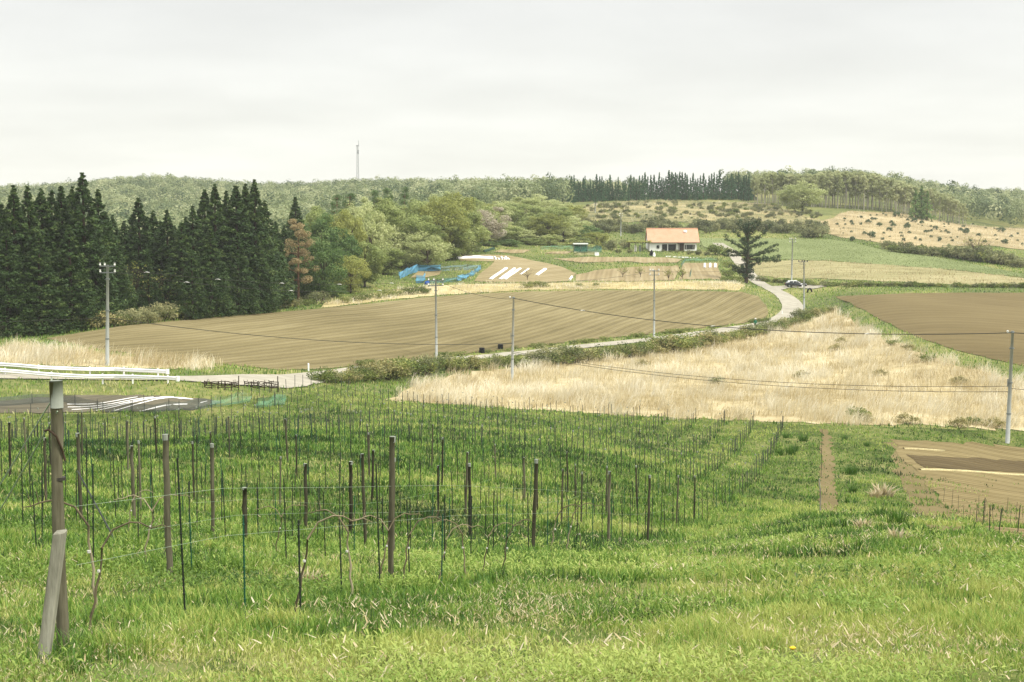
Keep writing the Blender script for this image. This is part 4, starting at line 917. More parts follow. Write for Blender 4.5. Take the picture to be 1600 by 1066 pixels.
wire(pt(P4, .98), pt(P5, .98), .7, 'wire from the middle pole to the pole at the road bend', .016)
wire(pt(P2, .98), pt(P4, .98), .9, 'wire from the field pole to the middle pole', .016)
wire(pt(P6, .98, .4), pt(P5, .98, .2), .3, 'short wire between the two poles by the parked car', .014)
# ---- guard rails
def guardrail(pts, label, step=4.0):
    pts = [Vector(p) for p in pts]; root = empty('guard_rail', pts[-1]); o0 = pts[-1]
    P_ = []; 
    for i in range(len(pts) - 1):
        n_ = max(1, int((pts[i + 1] - pts[i]).length / 1.0))
        for k in range(n_): P_.append(pts[i].lerp(pts[i + 1], k / n_))
    P_.append(pts[-1])
    for p in P_: p.z = float(ground(p.x, p.y))
    zz = np.convolve(np.pad([p.z for p in P_], 4, 'edge'), np.ones(9) / 9, 'valid')
    for p, z in zip(P_, zz): p.z = float(z)
    prof_ = [(0, -.175), (-.035, -.15), (-.085, -.115), (-.085, -.07), (-.03, -.03), (-.03, .03), (-.085, .07), (-.085, .115), (-.035, .15), (0, .175)]
    m = MB(); k = len(prof_); vs = []
    for p in P_:
        for oy, oz in prof_: vs.append((p.x - o0.x, p.y + oy - o0.y, p.z + .62 + oz - o0.z))
        for oy, oz in reversed(prof_): vs.append((p.x - o0.x, p.y + oy + .02 - o0.y, p.z + .62 + oz - o0.z))
    K = 2 * k; fs = []
    for i in range(len(P_) - 1):
        for j in range(K): fs.append((i * K + j, i * K + (j + 1) % K, (i + 1) * K + (j + 1) % K, (i + 1) * K + j))
    e = (len(P_) - 1) * K; fs.append(tuple(range(K))); fs.append(tuple(e + K - 1 - j for j in range(K)))
    m.add(vs, fs); m.build('beam', M_RAIL, root)
    acc = 0.6; tot = 0
    for i in range(len(P_) - 1, 0, -1):
        sg = (P_[i] - P_[i - 1]).length
        tot += sg
        if tot >= acc:
            p = P_[i - 1] - o0; q_ = MB(); q_.tube([(p.x, p.y + .12, p.z - .3), (p.x, p.y + .12, p.z + .86)], .075, 8); q_.build('post', M_RAIL, root); acc += step
    p = P_[-1] - o0; q_ = MB(); q_.tube([(p.x + .12, p.y - .04, p.z + .40), (p.x + .12, p.y - .04, p.z + .84)], .16, 10); q_.build('end_terminal', M_RAIL, root)
    tag(root, label, 'guard rail', 'white guard rails along the road')
guardrail([onground(-80, 589), onground(60, 595.5), onground(180, 599.5), onground(276, 603)], 'white guard rail on the near side of the road, nearer the vineyard')
guardrail([onground(-80, 581), onground(60, 585.5), onground(180, 588.5), onground(260, 591.5)], 'white guard rail on the far side of the road, behind the other')

# ---- parked car, old tyre, farm worker
def car():
    p = onground(1243, 449); root = empty('parked_car', p, R(-4)); L_, Wd = 4.5, 1.75
    def hull(name, prof_, wf, mat, y0=0.0):
        bm = bmesh.new(); rows = []
        for s_, fr in ((-1, wf), (1, wf)):
            rows.append([bm.verts.new((x, s_ * Wd / 2 * (f if isinstance(f, float) else 1), z)) for x, z, f in prof_])
        k = len(prof_)
        for i in range(k): bm.faces.new((rows[0][i], rows[0][(i + 1) % k], rows[1][(i + 1) % k], rows[1][i]))
        bm.faces.new(rows[0][::-1]); bm.faces.new(rows[1])
        bmesh.ops.recalc_face_normals(bm, faces=bm.faces)
        bmesh.ops.bevel(bm, geom=[e for e in bm.edges], offset=.05, segments=2, affect='EDGES', clamp_overlap=True)
        me = bpy.data.meshes.new(name); bm.to_mesh(me); bm.free(); me.materials.append(mat)
        for q_ in me.polygons: q_.use_smooth = True
        return link(name, me, root)
    body = hull('body', [(-2.2, .32, 1.), (-2.24, .62, 1.), (-2.1, .9, .97), (-1.3, .97, 1.), (.9, .95, 1.), (1.9, .82, .95), (2.24, .6, .92), (2.24, .32, .92)], 1, M_CARB)
    hull('roof', [(-1.98, .92, .96), (-1.5, 1.42, .8), (.2, 1.44, .8), (1.02, .94, .95)], 1, M_CARW)
    for s_ in (-1, 1):
        for a, c in ((-1.45, -.62), (-.55, .12), (.18, .72)):
            m = MB(); y = s_ * .80; tpa = max(-1.35, a + (.18 if a < -1 else 0)); tpc = c - (.42 if c > .5 else 0)
            m.add([(a, s_ * .865, .97), (c, s_ * .865, .97), (tpc, s_ * .735, 1.36), (tpa, s_ * .735, 1.36)], [(0, 1, 2, 3)]); m.build('window', M_GLASS, root)
        for x in (-1.38, 1.36):
            m = MB(); m.tube([(x, s_ * (Wd / 2 - .2), .31), (x, s_ * (Wd / 2 + .01), .31)], .32, 18); wh = m.build('wheel', M_TYRE, root)
            r_ = MB(); r_.tube([(x, s_ * (Wd / 2 + .0), .31), (x, s_ * (Wd / 2 + .03), .31)], .2, 14); r_.build('rim', M_CARW if x > 0 else M_STEEL, wh)
        m = MB(); m.box((2.2, s_ * .6, .66), (.1, .32, .14)); m.build('headlight', M_FILM, root)
        m = MB(); m.box((-2.2, s_ * .66, .74), (.1, .25, .16)); m.build('tail_light', plain('tail_red_%d' % s_, (150, 30, 30)), root)
    m = MB(); m.add([(1.08, -.74, .99), (1.08, .74, .99), (.28, .62, 1.39), (.28, -.62, 1.39)], [(0, 1, 2, 3)]); m.build('windscreen', M_GLASS, root)
    m = MB(); m.add([(-2.04, -.72, .98), (-2.04, .72, .98), (-1.6, .62, 1.36), (-1.6, -.62, 1.36)], [(3, 2, 1, 0)]); m.build('rear_window', M_GLASS, root)
    tag(root, 'black car with a white roof parked on the pull-off behind the two poles', 'car')
car()
p = onground(1265, 457); m = MB(); pr = []
for i in range(13):
    a = math.pi * i / 12; pr.append((math.cos(a) * .62 * .6, math.cos(a) * .5, math.sin(a) * .62))
m.tube([(0.5, 0, -.1)] + [(.5 * math.cos(math.pi * i / 12), .35 * math.cos(math.pi * i / 12), .75 * math.sin(math.pi * i / 12)) for i in range(1, 12)] + [(-.5, 0, -.1)], .17, 8)
o = m.build('tyre_arch', M_TYRE, None, True); o.location = p; tag(o, 'half buried black tyre arch in the grass right of the parked car', 'tyre')
def person():
    p = onground(1180, 509.5); root_loc = p
    me = bpy.data.meshes.new('person'); bm = bmesh.new(); sk = bm.verts.layers.skin.verify()
    J = {'pel': (0, 0, .88, .135), 'wst': (0, 0, 1.05, .13), 'chs': (0, .03, 1.27, .155), 'nk': (0, .05, 1.46, .06), 'hd': (0, .07, 1.58, .095), 'hd2': (0, .07, 1.70, .07),
         'shl': (-.18, .03, 1.40, .07), 'ell': (-.25, .02, 1.12, .05), 'wrl': (-.22, .17, .93, .035), 'hal': (-.21, .22, .87, .04), 'shr': (.18, .03, 1.40, .07), 'elr': (.25, .02, 1.12, .05), 'wrr': (.2, .19, .95, .035), 'har': (.18, .25, .90, .04),
         'hpl': (-.1, 0, .84, .10), 'knl': (-.11, .05, .47, .065), 'anl': (-.12, 0, .09, .045), 'tol': (-.13, .16, .03, .04), 'hpr': (.1, 0, .84, .10), 'knr': (.11, .03, .47, .065), 'anr': (.12, -.02, .09, .045), 'tor': (.13, .14, .03, .04)}
    E = [('pel', 'wst'), ('wst', 'chs'), ('chs', 'nk'), ('nk', 'hd'), ('hd', 'hd2'), ('chs', 'shl'), ('shl', 'ell'), ('ell', 'wrl'), ('wrl', 'hal'), ('chs', 'shr'), ('shr', 'elr'), ('elr', 'wrr'), ('wrr', 'har'),
         ('pel', 'hpl'), ('hpl', 'knl'), ('knl', 'anl'), ('anl', 'tol'), ('pel', 'hpr'), ('hpr', 'knr'), ('knr', 'anr'), ('anr', 'tor')]
    vv = {}
    for k, (x, y, z, r) in J.items():
        v = bm.verts.new((x, y, z)); v[sk].radius = (r, r); vv[k] = v
    vv['pel'][sk].use_root = True
    for a, c in E: bm.edges.new((vv[a], vv[c]))
    bm.to_mesh(me); bm.free(); o = link('person', me); o.location = p + Vector((0, 0, -.45)); o.rotation_euler[2] = R(200)
    o.modifiers.new('skin', 'SKIN'); sb = o.modifiers.new('sub', 'SUBSURF'); sb.levels = 1; sb.render_levels = 1
    b = NB('person_skin_and_trousers'); g = b.n('ShaderNodeTexCoord'); sx_ = b.n('ShaderNodeSeparateXYZ'); b.l(g.outputs['Object'], sx_.inputs[0])
    me.materials.append(b.surf(b.ramp(b.math('MULTIPLY', sx_.outputs['Z'], .5), [(.0, col((44, 50, 58))), (.415, col((44, 50, 58))), (.42, col((200, 158, 128))), (1, col((200, 158, 128)))]), .8))
    j = MB()
    def ring(z, rx, ry, cy, n_=12): return [(math.cos(2 * math.pi * i / n_) * rx, cy + math.sin(2 * math.pi * i / n_) * ry, z) for i in range(n_)]
    lv = [(.80, .20, .16, 0), (.95, .185, .15, 0), (1.1, .19, .155, .01), (1.28, .225, .17, .03), (1.40, .22, .15, .03), (1.47, .10, .09, .05)]
    vs = sum([ring(*a) for a in lv], []); fs = [(i * 12 + k, i * 12 + (k + 1) % 12, (i + 1) * 12 + (k + 1) % 12, (i + 1) * 12 + k) for i in range(5) for k in range(12)]
    j.add(vs, fs)
    for s_ in (-1, 1): j.tube([(s_ * .18, .03, 1.41), (s_ * .25, .02, 1.12), (s_ * .215, .16, .96)], [.095, .075, .06], 10)
    jo = j.build('jacket', plain('green_jacket', (36, 128, 92), .8, .2, 8), o, True)
    h = MB(); h.tube([(0, .07, 1.64), (0, .07, 1.70), (0, .07, 1.78)], [.115, .115, .07], 12); h.tube([(0, .08, 1.635), (0, .08, 1.655)], [.19, .17], 14); h.build('hat', M_FILM, o, True)
    tag(o, 'person in a green jacket and white hat standing at the field edge', 'person')
person()
for px, py, lab in ((753, 551.5, 'small black plastic drum on the verge, left of two'), (782, 546, 'small black plastic drum on the verge, right of two')):
    q_ = onground(px, py); m = MB(); m.tube([(0, 0, -.1), (0, 0, .1), (0, 0, .65), (0, 0, .7)], [.33, .36, .36, .3], 12); m.tube([(0, 0, .3), (0, 0, .36)], [.385, .385], 12); o = m.build('drum', M_TYRE); o.location = q_; tag(o, lab, 'drum', 'black drums on the verge')
q_ = onground(482, 580); m = MB(); m.tube([(0, 0, -.2), (0, 0, .8)], .09, 8); m.tube([(0, 0, .8), (0, 0, .86)], [.09, .04], 8); o = m.build('marker_post', M_RAIL); o.location = q_; tag(o, 'short white marker post at the road junction', 'marker post')
q_ = onground(1222, 491); m = MB(); m.tube([(0, 0, -.2), (0, 0, .55)], .08, 8); m.tube([(0, 0, .55), (0, 0, .6)], [.08, .03], 8); o = m.build('marker_post', M_RAIL); o.location = q_; tag(o, 'short white marker post inside the road bend', 'marker post')
# ---- lattice tower
def tower():
    p = atdist(560.5, 900); H = height_to(p, 228); root = empty('lattice_tower', p); m = MB(); b0, b1 = .8, .4
    def cn(k, f): w_ = b0 + (b1 - b0) * f; return Vector((w_ * (1 if k in (1, 2) else -1), w_ * (1 if k in (2, 3) else -1), H * f))
    for k in range(4): m.tube([cn(k, 0) - Vector((0, 0, 1)), cn(k, 1)], .06, 4)
    n_ = 14
    for i in range(n_):
        f0, f1 = i / n_, (i + 1) / n_
        for k in range(4):
            m.tube([cn(k, f0), cn((k + 1) % 4, f1)], .035, 3, False); m.tube([cn((k + 1) % 4, f0), cn(k, f1)], .035, 3, False); m.tube([cn(k, f1), cn((k + 1) % 4, f1)], .035, 3, False)
    m.build('mast', M_STEEL, root)
    for z, r in ((H, .9), (H - 4, .6)):
        q_ = MB(); q_.tube([(0, 0, z - .2), (0, 0, z + .25)], r, 10); q_.build('platform', M_STEEL, root)
    for z in (H - 4.6, H - 3.2):
        q_ = MB(); q_.tube([(.5, -1.2, z), (.5, -.9, z)], [.5, .2], 12); q_.build('dish', M_STEEL, root)
    q_ = MB(); q_.tube([(.7, 0, H), (.7, 0, H + 3.4)], .12, 5); q_.build('antenna', M_STEEL, root)
    tag(root, 'thin grey lattice telecom tower rising above the far wood', 'tower')
tower()
# ---- nets, tunnels and film in the gardens
b = NB('blue_net'); f = b.noise(3.0, 3)
def netmat(name, rgb, alpha):
    b = NB(name); g = b.n('ShaderNodeTexCoord'); f = b.noise(1.3, 4); p = b.n('ShaderNodeBsdfPrincipled'); c = b.ramp(f, [(.3, col(rgb, .45)), (.7, col(rgb, .8))]); b.l(c, p.inputs['Base Color']); p.inputs['Roughness'].default_value = .8
    tr = b.n('ShaderNodeBsdfTransparent'); mx = b.n('ShaderNodeMixShader'); f2 = b.noise(.5, 3, off=9)
    b.l(b.math('ADD', b.math('MULTIPLY', f2, .5), alpha - .25, True), mx.inputs[0]); b.l(tr.outputs[0], mx.inputs[1]); b.l(p.outputs[0], mx.inputs[2]); b.l(mx.outputs[0], b.out.inputs[0]); return b.m
M_BNET = netmat('blue_netting', (104, 178, 216), .75); M_GNET = netmat('green_netting', (110, 170, 140), .42); M_PNET = netmat('pale_netting', (130, 168, 190), .38); M_DNET = netmat('dark_netting', (92, 108, 104), .5)
def netfence(pxs, h, mat, label, name='net_fence', group=None, bulge=.25, step=1.6):
    P_ = [onground(*a) for a in pxs]; o0 = P_[0]; root = empty(name, o0); pts_ = []
    for a, c in zip(P_[:-1], P_[1:]):
        n_ = max(1, int((c - a).length / step))
        for k in range(n_): pts_.append(a.lerp(c, k / n_))
    pts_.append(P_[-1]); rs = random.Random(len(pts_)); vs, fs = [], []; K = 4
    for i, p in enumerate(pts_):
        p.z = float(ground(p.x, p.y)); hh = h * rs.uniform(.85, 1.08) * (.9 if i % 2 else 1)
        for k in range(K): vs.append((p.x - o0.x + rs.uniform(-1, 1) * bulge * .4, p.y - o0.y + rs.uniform(-1, 1) * bulge, p.z - o0.z + hh * k / (K - 1) - .03))
    for i in range(len(pts_) - 1):
        for k in range(K - 1): fs.append((i * K + k, (i + 1) * K + k, (i + 1) * K + k + 1, i * K + k + 1))
    m = MB(); m.add(vs, fs); m.build('netting', mat, root)
    for i in range(0, len(pts_), 2):
        p = pts_[i] - o0; q_ = MB(); q_.tube([(p.x, p.y + .05, p.z - .2), (p.x, p.y + .05, p.z + h * 1.06)], .03, 5); q_.build('stake', M_FRAME, root)
    tag(root, label, 'net fence', group); return root
netfence([(624,436),(640,429),(654,424.5),(688,424)], 1.6, M_BNET, 'bright blue net fence along the back left of the garden', bulge=.5)
netfence([(688,424),(720,422.5),(752,421.5)], 1.2, M_PNET, 'faded grey blue net fence at the back right of the netted plot')
netfence([(752,421.5),(742,429),(728,436),(714,440)], 1.2, M_BNET, 'blue net fence down the right side of the netted plot', bulge=.5)
netfence([(714,440),(700,441),(684,443),(668,444)], .9, netmat('teal_netting', (70, 140, 150), .5), 'sagging teal net along the front of the netted plot', bulge=.5)
netfence([(650,443),(662,442.5),(664,436)], 1.6, M_BNET, 'blue net corner panel nearest the front of the netted plot', bulge=.4)
q_ = onground(668, 445); m = MB(); m.tube([(-.3, 0, -.1), (-.1, 0, .3), (.15, 0, .55), (.2, 0, .75)], [.4, .5, .35, .1], 9); o = m.build('blue_sheet_bundle', plain('blue_sheet', (32, 96, 190), .6, .2)); o.location = q_; tag(o, 'bundled bright blue sheet at the corner of the netting', 'bundle')
netfence([(1064,418.5),(1071,408.5),(1121,408.5)], 1.0, M_GNET, 'pale green net fence around the plot with three white sheets')
netfence([(1078,434),(1080,426)], 1.0, M_GNET, 'short pale green net panel inside the plot below the house')
netfence([(330,637),(352,634),(372,631),(392,630)], 1.0, M_GNET, 'green net fence piece behind the vineyard, left of two', 'net_fence')
netfence([(402,638),(420,636),(430,634),(446,632)], 1.0, M_GNET, 'green net fence piece behind the vineyard, right of two', 'net_fence')
netfence([(-40,638),(0,636),(50,632),(100,629),(170,645),(240,646),(310,640),(332,637)], .9, M_DNET, 'thin dark net fence around the plot with mulch sheets', bulge=.05)
def tunnel(a, c, wdt, h, label, mat=M_FILM, name='film_tunnel', group=None):
    A_, C_ = onground(*a), onground(*c); o0 = A_.copy(); n_ = max(4, int((C_ - A_).length / .8)); t = (C_ - A_); t.z = 0; t.normalize(); nr = Vector((-t.y, t.x, 0)); vs, fs = [], []; K = 7; rs = random.Random(int(a[0]))
    for i in range(n_ + 1):
        p = A_.lerp(C_, i / n_); hh = h * rs.uniform(.86, 1.08)
        for k in range(K):
            th = math.pi * k / (K - 1); q_ = p + nr * (math.cos(th) * wdt / 2 * rs.uniform(.95, 1.05)); z = float(ground(q_.x, q_.y)) + (.08 if h > .06 else .05) + math.sin(th) * hh
            vs.append((q_.x - o0.x, q_.y - o0.y, z - o0.z - (.15 if k in (0, K - 1) else 0)))
    for i in range(n_):
        for k in range(K - 1): fs.append((i * K + k, i * K + k + 1, (i + 1) * K + k + 1, (i + 1) * K + k))
    fs.append(tuple(range(K))); fs.append(tuple(n_ * K + K - 1 - k for k in range(K)))
    m = MB(); m.add(vs, fs); o = m.build(name, mat, None, True); o.location = o0; tag(o, label, 'film strip' if name != 'film_tunnel' else 'tunnel', group)
tunnel((714.5,405.2), (770,404.8), .8, .55, 'long white film tunnel across the garden plot')
for i, px in enumerate((773, 778, 783, 787, 790, 793.5)):
    tunnel((px - .9, 406), (px + .9, 405.8), .7, .72 if i % 2 == 0 else .4, 'short white film cover right of the long tunnel, %s of six' % ORD[i], group='short white film covers')
for i, (a, c, w_) in enumerate([((766,437.5),(791,420),.8),((781,437.5),(804,420.5),.75),((788,437.5),(813,420.5),.7),((813,430),(826,421),.4),((838,431),(852,421),.9)]):
    tunnel(a, c, w_, .22, 'white film strip slanting over the furrows, %s from the left' % ORD[i], name='film_strip', group='white film strips on the furrows')
for i, px in enumerate((1101, 1109.5, 1117.5)):
    tunnel((px, 419.5), (px + .3, 413.2), .55, .3, 'white sheet over the plot below the house, %s of three' % ['left', 'middle', 'right'][i], name='film_strip', group='three white sheets in the garden')
tunnel((890,438.5), (893.5,433.5), .5, .3, 'lone small white sheet at the lower edge of the garden', name='film_strip')
tunnel((756,394.5), (772,389.5), .6, .5, 'dark green covered row at the top of the garden', plain('dark_green_sheet', (52, 84, 60)), name='covered_row')
for i, (a, c) in enumerate([((105,632.5),(215,621)),((106,637),(240,621.2)),((112,641),(262,622.5)),((150,642.5),(284,623.8)),((178,643),(305,625)),((222,643),(330,626.5))]):
    tunnel(a, c, .22, .02, 'white mulch sheet on the dark plot beyond the vineyard, %s from the back' % ORD[i], name='mulch_sheet', group='white mulch sheets')
def netshed():
    a = onground(897, 395); s = a.y / FPX; root = empty('net_shelter', a); W_ = 21 * s; H = 2.1
    for x in (0, W_ / 2, W_):
        for y in (0, 2.6):
            m = MB(); m.box((x, y, H / 2 - .2), (.09, .09, H + .4)); m.build('post', M_STEEL, root)
    m = MB(); m.add([(-.2, -.3, H), (W_ + .2, -.3, H), (W_ + .2, 2.9, H + .25), (-.2, 2.9, H + .25), (-.2, -.3, H + .07), (W_ + .2, -.3, H + .07), (W_ + .2, 2.9, H + .32), (-.2, 2.9, H + .32)], [(0,3,2,1),(4,5,6,7),(0,1,5,4),(1,2,6,5),(2,3,7,6),(3,0,4,7)]); m.build('roof', plain('pale_sheet_roof', (214, 220, 208)), root)
    m = MB(); m.add([(0, .05, 0), (W_, .05, 0), (W_, .05, H * .75), (0, .05, H * .75)], [(0, 1, 2, 3)]); m.add([(0, 2.55, 0), (W_, 2.55, 0), (W_, 2.55, H), (0, 2.55, H)], [(0, 1, 2, 3)]); m.build('netting', netmat('shelter_netting', (44, 128, 112), .7), root)
    tag(root, 'low shelter with a pale sheet roof and green netting by the wood', 'shelter')
netshed()
netfence([(918,395),(940,394.5)], 1.8, netmat('shed_side_net', (50, 120, 110), .62), 'dark green net panel right of the pale roofed shelter')
netfence([(845,390),(870,389.5),(895,389)], 1.0, M_GNET, 'long green net along the foot of the wood')
netfence([(897,399),(930,398.5)], 1.0, netmat('straw_fence_net', (190, 184, 140), .6), 'straw coloured net fence in front of the green shelter')
q_ = onground(932.5, 399.5); m = MB(); m.add([(-.6,-.4,-.1),(.6,-.4,-.1),(.6,.4,-.1),(-.6,.4,-.1),(-.5,-.3,.75),(.5,-.3,.8),(.5,.3,.8),(-.5,.3,.75)], [(0,1,5,4),(1,2,6,5),(2,3,7,6),(3,0,4,7),(4,5,6,7),(3,2,1,0)]); m.box((0,0,.83),(1.1,.7,.06)); o = m.build('water_tank', M_FILM); o.location = q_; tag(o, 'white plastic tank beside the green netted shelter', 'tank')
# ---- woven branch fences at the road
BF = None
for px, lab in ((346, 'dark rough branch fence by the road, left of two'), (408, 'dark rough branch fence by the road, right of two')):
    p = onground(px, 609); root = empty('branch_fence', p, R(-6)); rs = random.Random(px); Lf = 3.1
    for i in range(6):
        x = -Lf / 2 + Lf * i / 5; m = MB(); m.tube([(x, 0, -.2), (x + rs.uniform(-.05, .05), 0, .75 + (.5 if i == 5 else rs.uniform(-.05, .1)))], .045, 6); m.build('stake', M_DARKWOOD, root)
    for k in range(4):
        m = MB(); m.tube([(-Lf / 2 + Lf * t / 10, rs.uniform(-.05, .05), .22 + k * .16 + rs.uniform(-.06, .06)) for t in range(11)], .04, 5); m.build('rail', M_DARKWOOD, root)
    m = MB()
    for k in range(24):
        x = rs.uniform(-Lf / 2, Lf / 2); m.tube([(x, 0, rs.uniform(.1, .5)), (x + rs.uniform(-.3, .3), rs.uniform(-.1, .1), rs.uniform(.5, .95))], .018, 4, False)
    m.build('twigs', M_DARKWOOD, root); tag(root, lab, 'fence', 'branch fences by the road')
tunnel((1437,735.5), (1660,744.5), .3, .08, 'pale straw row running across the tilled plot below the damp band', plain('pale_straw', (226, 212, 160), .9, .4, 9), name='straw_row')
tunnel((1412,702.5), (1475,706), .3, .08, 'short pale straw row at the upper left of the tilled plot', plain('pale_straw_short', (214, 200, 150), .9, .4, 9), name='straw_row')
# ------------------------------------------------------------------ vineyard
def woodmat(name, c1, c2, c3):
    b = NB(name); g = b.n('ShaderNodeTexCoord'); mp = b.n('ShaderNodeMapping'); mp.inputs['Scale'].default_value = (22, 22, 1.6); b.l(g.outputs['Object'], mp.inputs[0])
    oi = b.n('ShaderNodeObjectInfo'); f1 = b.noise(1.0, 6, .7, vec=mp.outputs[0]); f2 = b.noise(2.2, 3)
    f = b.math('ADD', b.math('MULTIPLY', f1, .55), b.math('MULTIPLY', f2, .45)); f = b.math('ADD', f, b.math('MULTIPLY', b.math('SUBTRACT', oi.outputs['Random'], .5), .3))
    return b.surf(b.ramp(f, [(.3, col(c1)), (.5, col(c2)), (.72, col(c3))]), .95, bump=f1, bstr=.5, bdist=.01)
M_POST = woodmat('weathered_post', (50, 49, 36), (90, 87, 68), (140, 135, 112))
M_POSTG = woodmat('grey_split_post', (116, 114, 98), (172, 170, 152), (212, 210, 192))
M_CAP = plain('pale_post_end', (158, 164, 150), .8, .2, 5)
M_STAKE = plain('dark_stake', (44, 54, 42), .6, .3, 3)
M_STAKEG = plain('green_stake', (28, 92, 66), .5, .25, 3)
M_VINE = woodmat('vine_bark', (88, 80, 62), (142, 130, 102), (204, 192, 160))
M_CORD = plain('pale_cord', (168, 186, 158), .6, .1, 4)
M_TIE = plain('white_tie', (236, 234, 224), .6, .05)
RY0 = 10.6
def rowx(r, y): return -3.30 + .2455 * (y - RY0) - .00006 * (y - RY0) ** 2 - 2.72 * r
def rowpt(r, y): x = rowx(r, y); return Vector((x, y, float(ground(x, y))))
LAWN = Z['lawn']
VINE_POLY = [(p.x, p.y) for p in [onground(*a) for a in [(-300,648),(0,649),(150,650),(300,646),(360,630),(480,604),(540,606),(605,625),(720,635),(830,643),(930,649),(1036,656),(1150,661),(1235,668)]]] + [(24, 60), (8, 8), (-40, 8), (-60, 60)]
def post_mesh(seed, H, r):
    rs = random.Random(seed); m = MB(); n_ = 7
    path = [(rs.uniform(-.012, .012), rs.uniform(-.012, .012), -.4 + (H + .4) * i / n_) for i in range(n_ + 1)]
    m.tube(path, [r * rs.uniform(.93, 1.07) * (1.06 - .10 * i / n_) for i in range(n_ + 1)], 10); return m
POSTS = []
for k in range(4):
    root = empty('vineyard_post', (0, 0, 0)); post_mesh(50 + k, 1.70, .045).build('shaft', M_POST, root, True)
    c = MB(); c.tube([(0, 0, 1.635), (0, 0, 1.705)], [.0475, .0475], 10); c.build('end_band', M_CAP, root); POSTS.append(root)
# hand placed from the photograph: column, base row, top row, description
def big_post():
    p = onground(99, 1022); H = height_to(p, 596); root = empty('vineyard_post', p); root.rotation_euler = (0, 0, 0)
    post_mesh(7, H, .046).build('shaft', M_POST, root, True)
    c = MB(); c.tube([(0, 0, H - .20), (0, 0, H - .1), (0, 0, H + .006)], [.049, .049, .0485], 12); c.build('end_band', M_CAP, root, True)
    for z in (H - .74, .95 + .0):
        t = MB(); t.tube([(0, 0, z - .012), (0, 0, z + .012)], .0505, 12); t.build('wire_loop', M_FRAME, root)
    r_ = MB(); r_.tube([(-.085, -.03, H - .37), (-.05, -.05, H - .36), (.01, -.058, H - .41), (.045, -.035, H - .52), (.05, .0, H - .60)], .009, 6); r_.build('rope', M_DARKWOOD, root, True)
    tag(root, 'tall thick weathered end post with a pale painted top, nearest on the left', 'post')
    for k, (ex, ey, nm) in enumerate(((-110, 987, 'upper'), (-150, 1003, 'lower'))):
        e = onground(ex, ey); a = p + (Vector((.02, -.05, H - .22)) if k == 0 else Vector((-.04, -.03, H - .16)))
        m = MB(); m.tube([a, e], .0055, 6); o = m.build('guy_wire', M_CORD); tag(o, 'pale green guy wire running down left from the thick end post, ' + ('nearer strand' if k == 0 else 'farther strand'), 'guy wire', 'guy wires of the end post')
    q_ = onground(60, 1046); H2 = height_to(q_, 836); root2 = empty('brace_stub', q_); m = MB(); a_ = .042
    tx, ty = (92 - 60) / FPX * q_.y, .12
    m.add([(-a_, -a_, -.2), (a_, -a_, -.2), (a_, a_, -.2), (-a_, a_, -.2), (tx - a_, ty - a_, H2 - .01), (tx + a_, ty - a_, H2), (tx + a_, ty + a_, H2 + .01), (tx - a_, ty + a_, H2)], [(0,1,5,4),(1,2,6,5),(2,3,7,6),(3,0,4,7),(4,5,6,7),(3,2,1,0)])
    o = m.build('shaft', M_POSTG, root2); o.rotation_euler = (0, 0, 0)
    bv = o.modifiers.new('bevel', 'BEVEL'); bv.width = .008
    g = MB(); g.box((tx * .55 + .0435, ty * .5 - .05, H2 * .52), (.006, .012, H2 * .8)); 
    tag(root2, 'short leaning square grey post in front of the thick end post', 'post')
big_post()
near = [(265,905,680,.078,'brown weathered pale topped post, nearest after the thick end post'),(610,911,683,.075,'tall grey brown post with a pale top, left of the picture centre'),
 (833,869,718,.07,'dark slim post with a pale top, third in the near row'),(950,858,737,.068,'dark slim post with a pale top, fourth in the near row'),(1012,850,743,.07,'slim post in the near row just right of the fourth'),
 (333,838,693,.068,'weathered post with a white flat top left of the short capped post'),(127,818,677,.068,'grey post beside the thick end post with a steel rod leaning on it'),(571,858,710,.066,'post with a bright pale top just left of the tall grey brown post'),
 (548,842,721,.085,'stout brown post between two vines, left of the bright topped one'),(478,830,725,.085,'stout dark brown post behind a curved vine'),(735,846,724,.068,'pale grey post midway between the tall post and the third near row post'),
 (383,850,762,.08,'short capped post beside a dark green stake'),(210,815,697,.07,'thin weathered post left of the second row post'),(685,812,728,.055,'thin leaning grey post right of the tall post'),(1057,824,743,.06,'slim post, sixth in the near row'),(1085,815,743,.055,'slim post, seventh in the near row'),
 (16,748,660,.07,'dark slim post near the left edge of the picture'),(908,820,738,.05,'thin post behind the fourth post of the near row'),(840,800,730,.05,'thin post just right of the third near row post'),(900,785,725,.05,'thin post behind the vines with arched arms')]
taken = []
for i, (px, base, top, dia, lab) in enumerate(near):
    p = onground(px, base); H = height_to(p, top); o = use(POSTS[i % 4], USED, p, RND.uniform(0, 6.28), 1.0)
    s = H / 1.70; k = dia / .09; o.scale = (k, k, s); o.rotation_euler = (R(RND.uniform(-1.5, 1.5)), R(RND.uniform(-1.8, 1.2)), RND.uniform(0, 6.28)); taken.append((p.x, p.y))
    tag(o, lab, 'post', 'wooden posts of the vineyard')
rs = random.Random(33); cand = []
for r in range(0, 27):
    y = RY0 + 7.5 * (1 if r else 5); y0 = RY0
    k = 0
    while True:
        yy = RY0 + 7.5 * k + rs.uniform(-.5, .5) + (r % 3) * .3; k += 1
        if yy > 142: break
        x = rowx(r, yy)
        if abs(x / yy) > .44 or not inpoly([x], [yy], VINE_POLY)[0]: continue
        if any((x - a) ** 2 + (yy - c) ** 2 < (1.6 + .02 * c) ** 2 for a, c in taken): continue
        if yy < 24: continue
        cand.append((yy, x, r))
cand.sort()
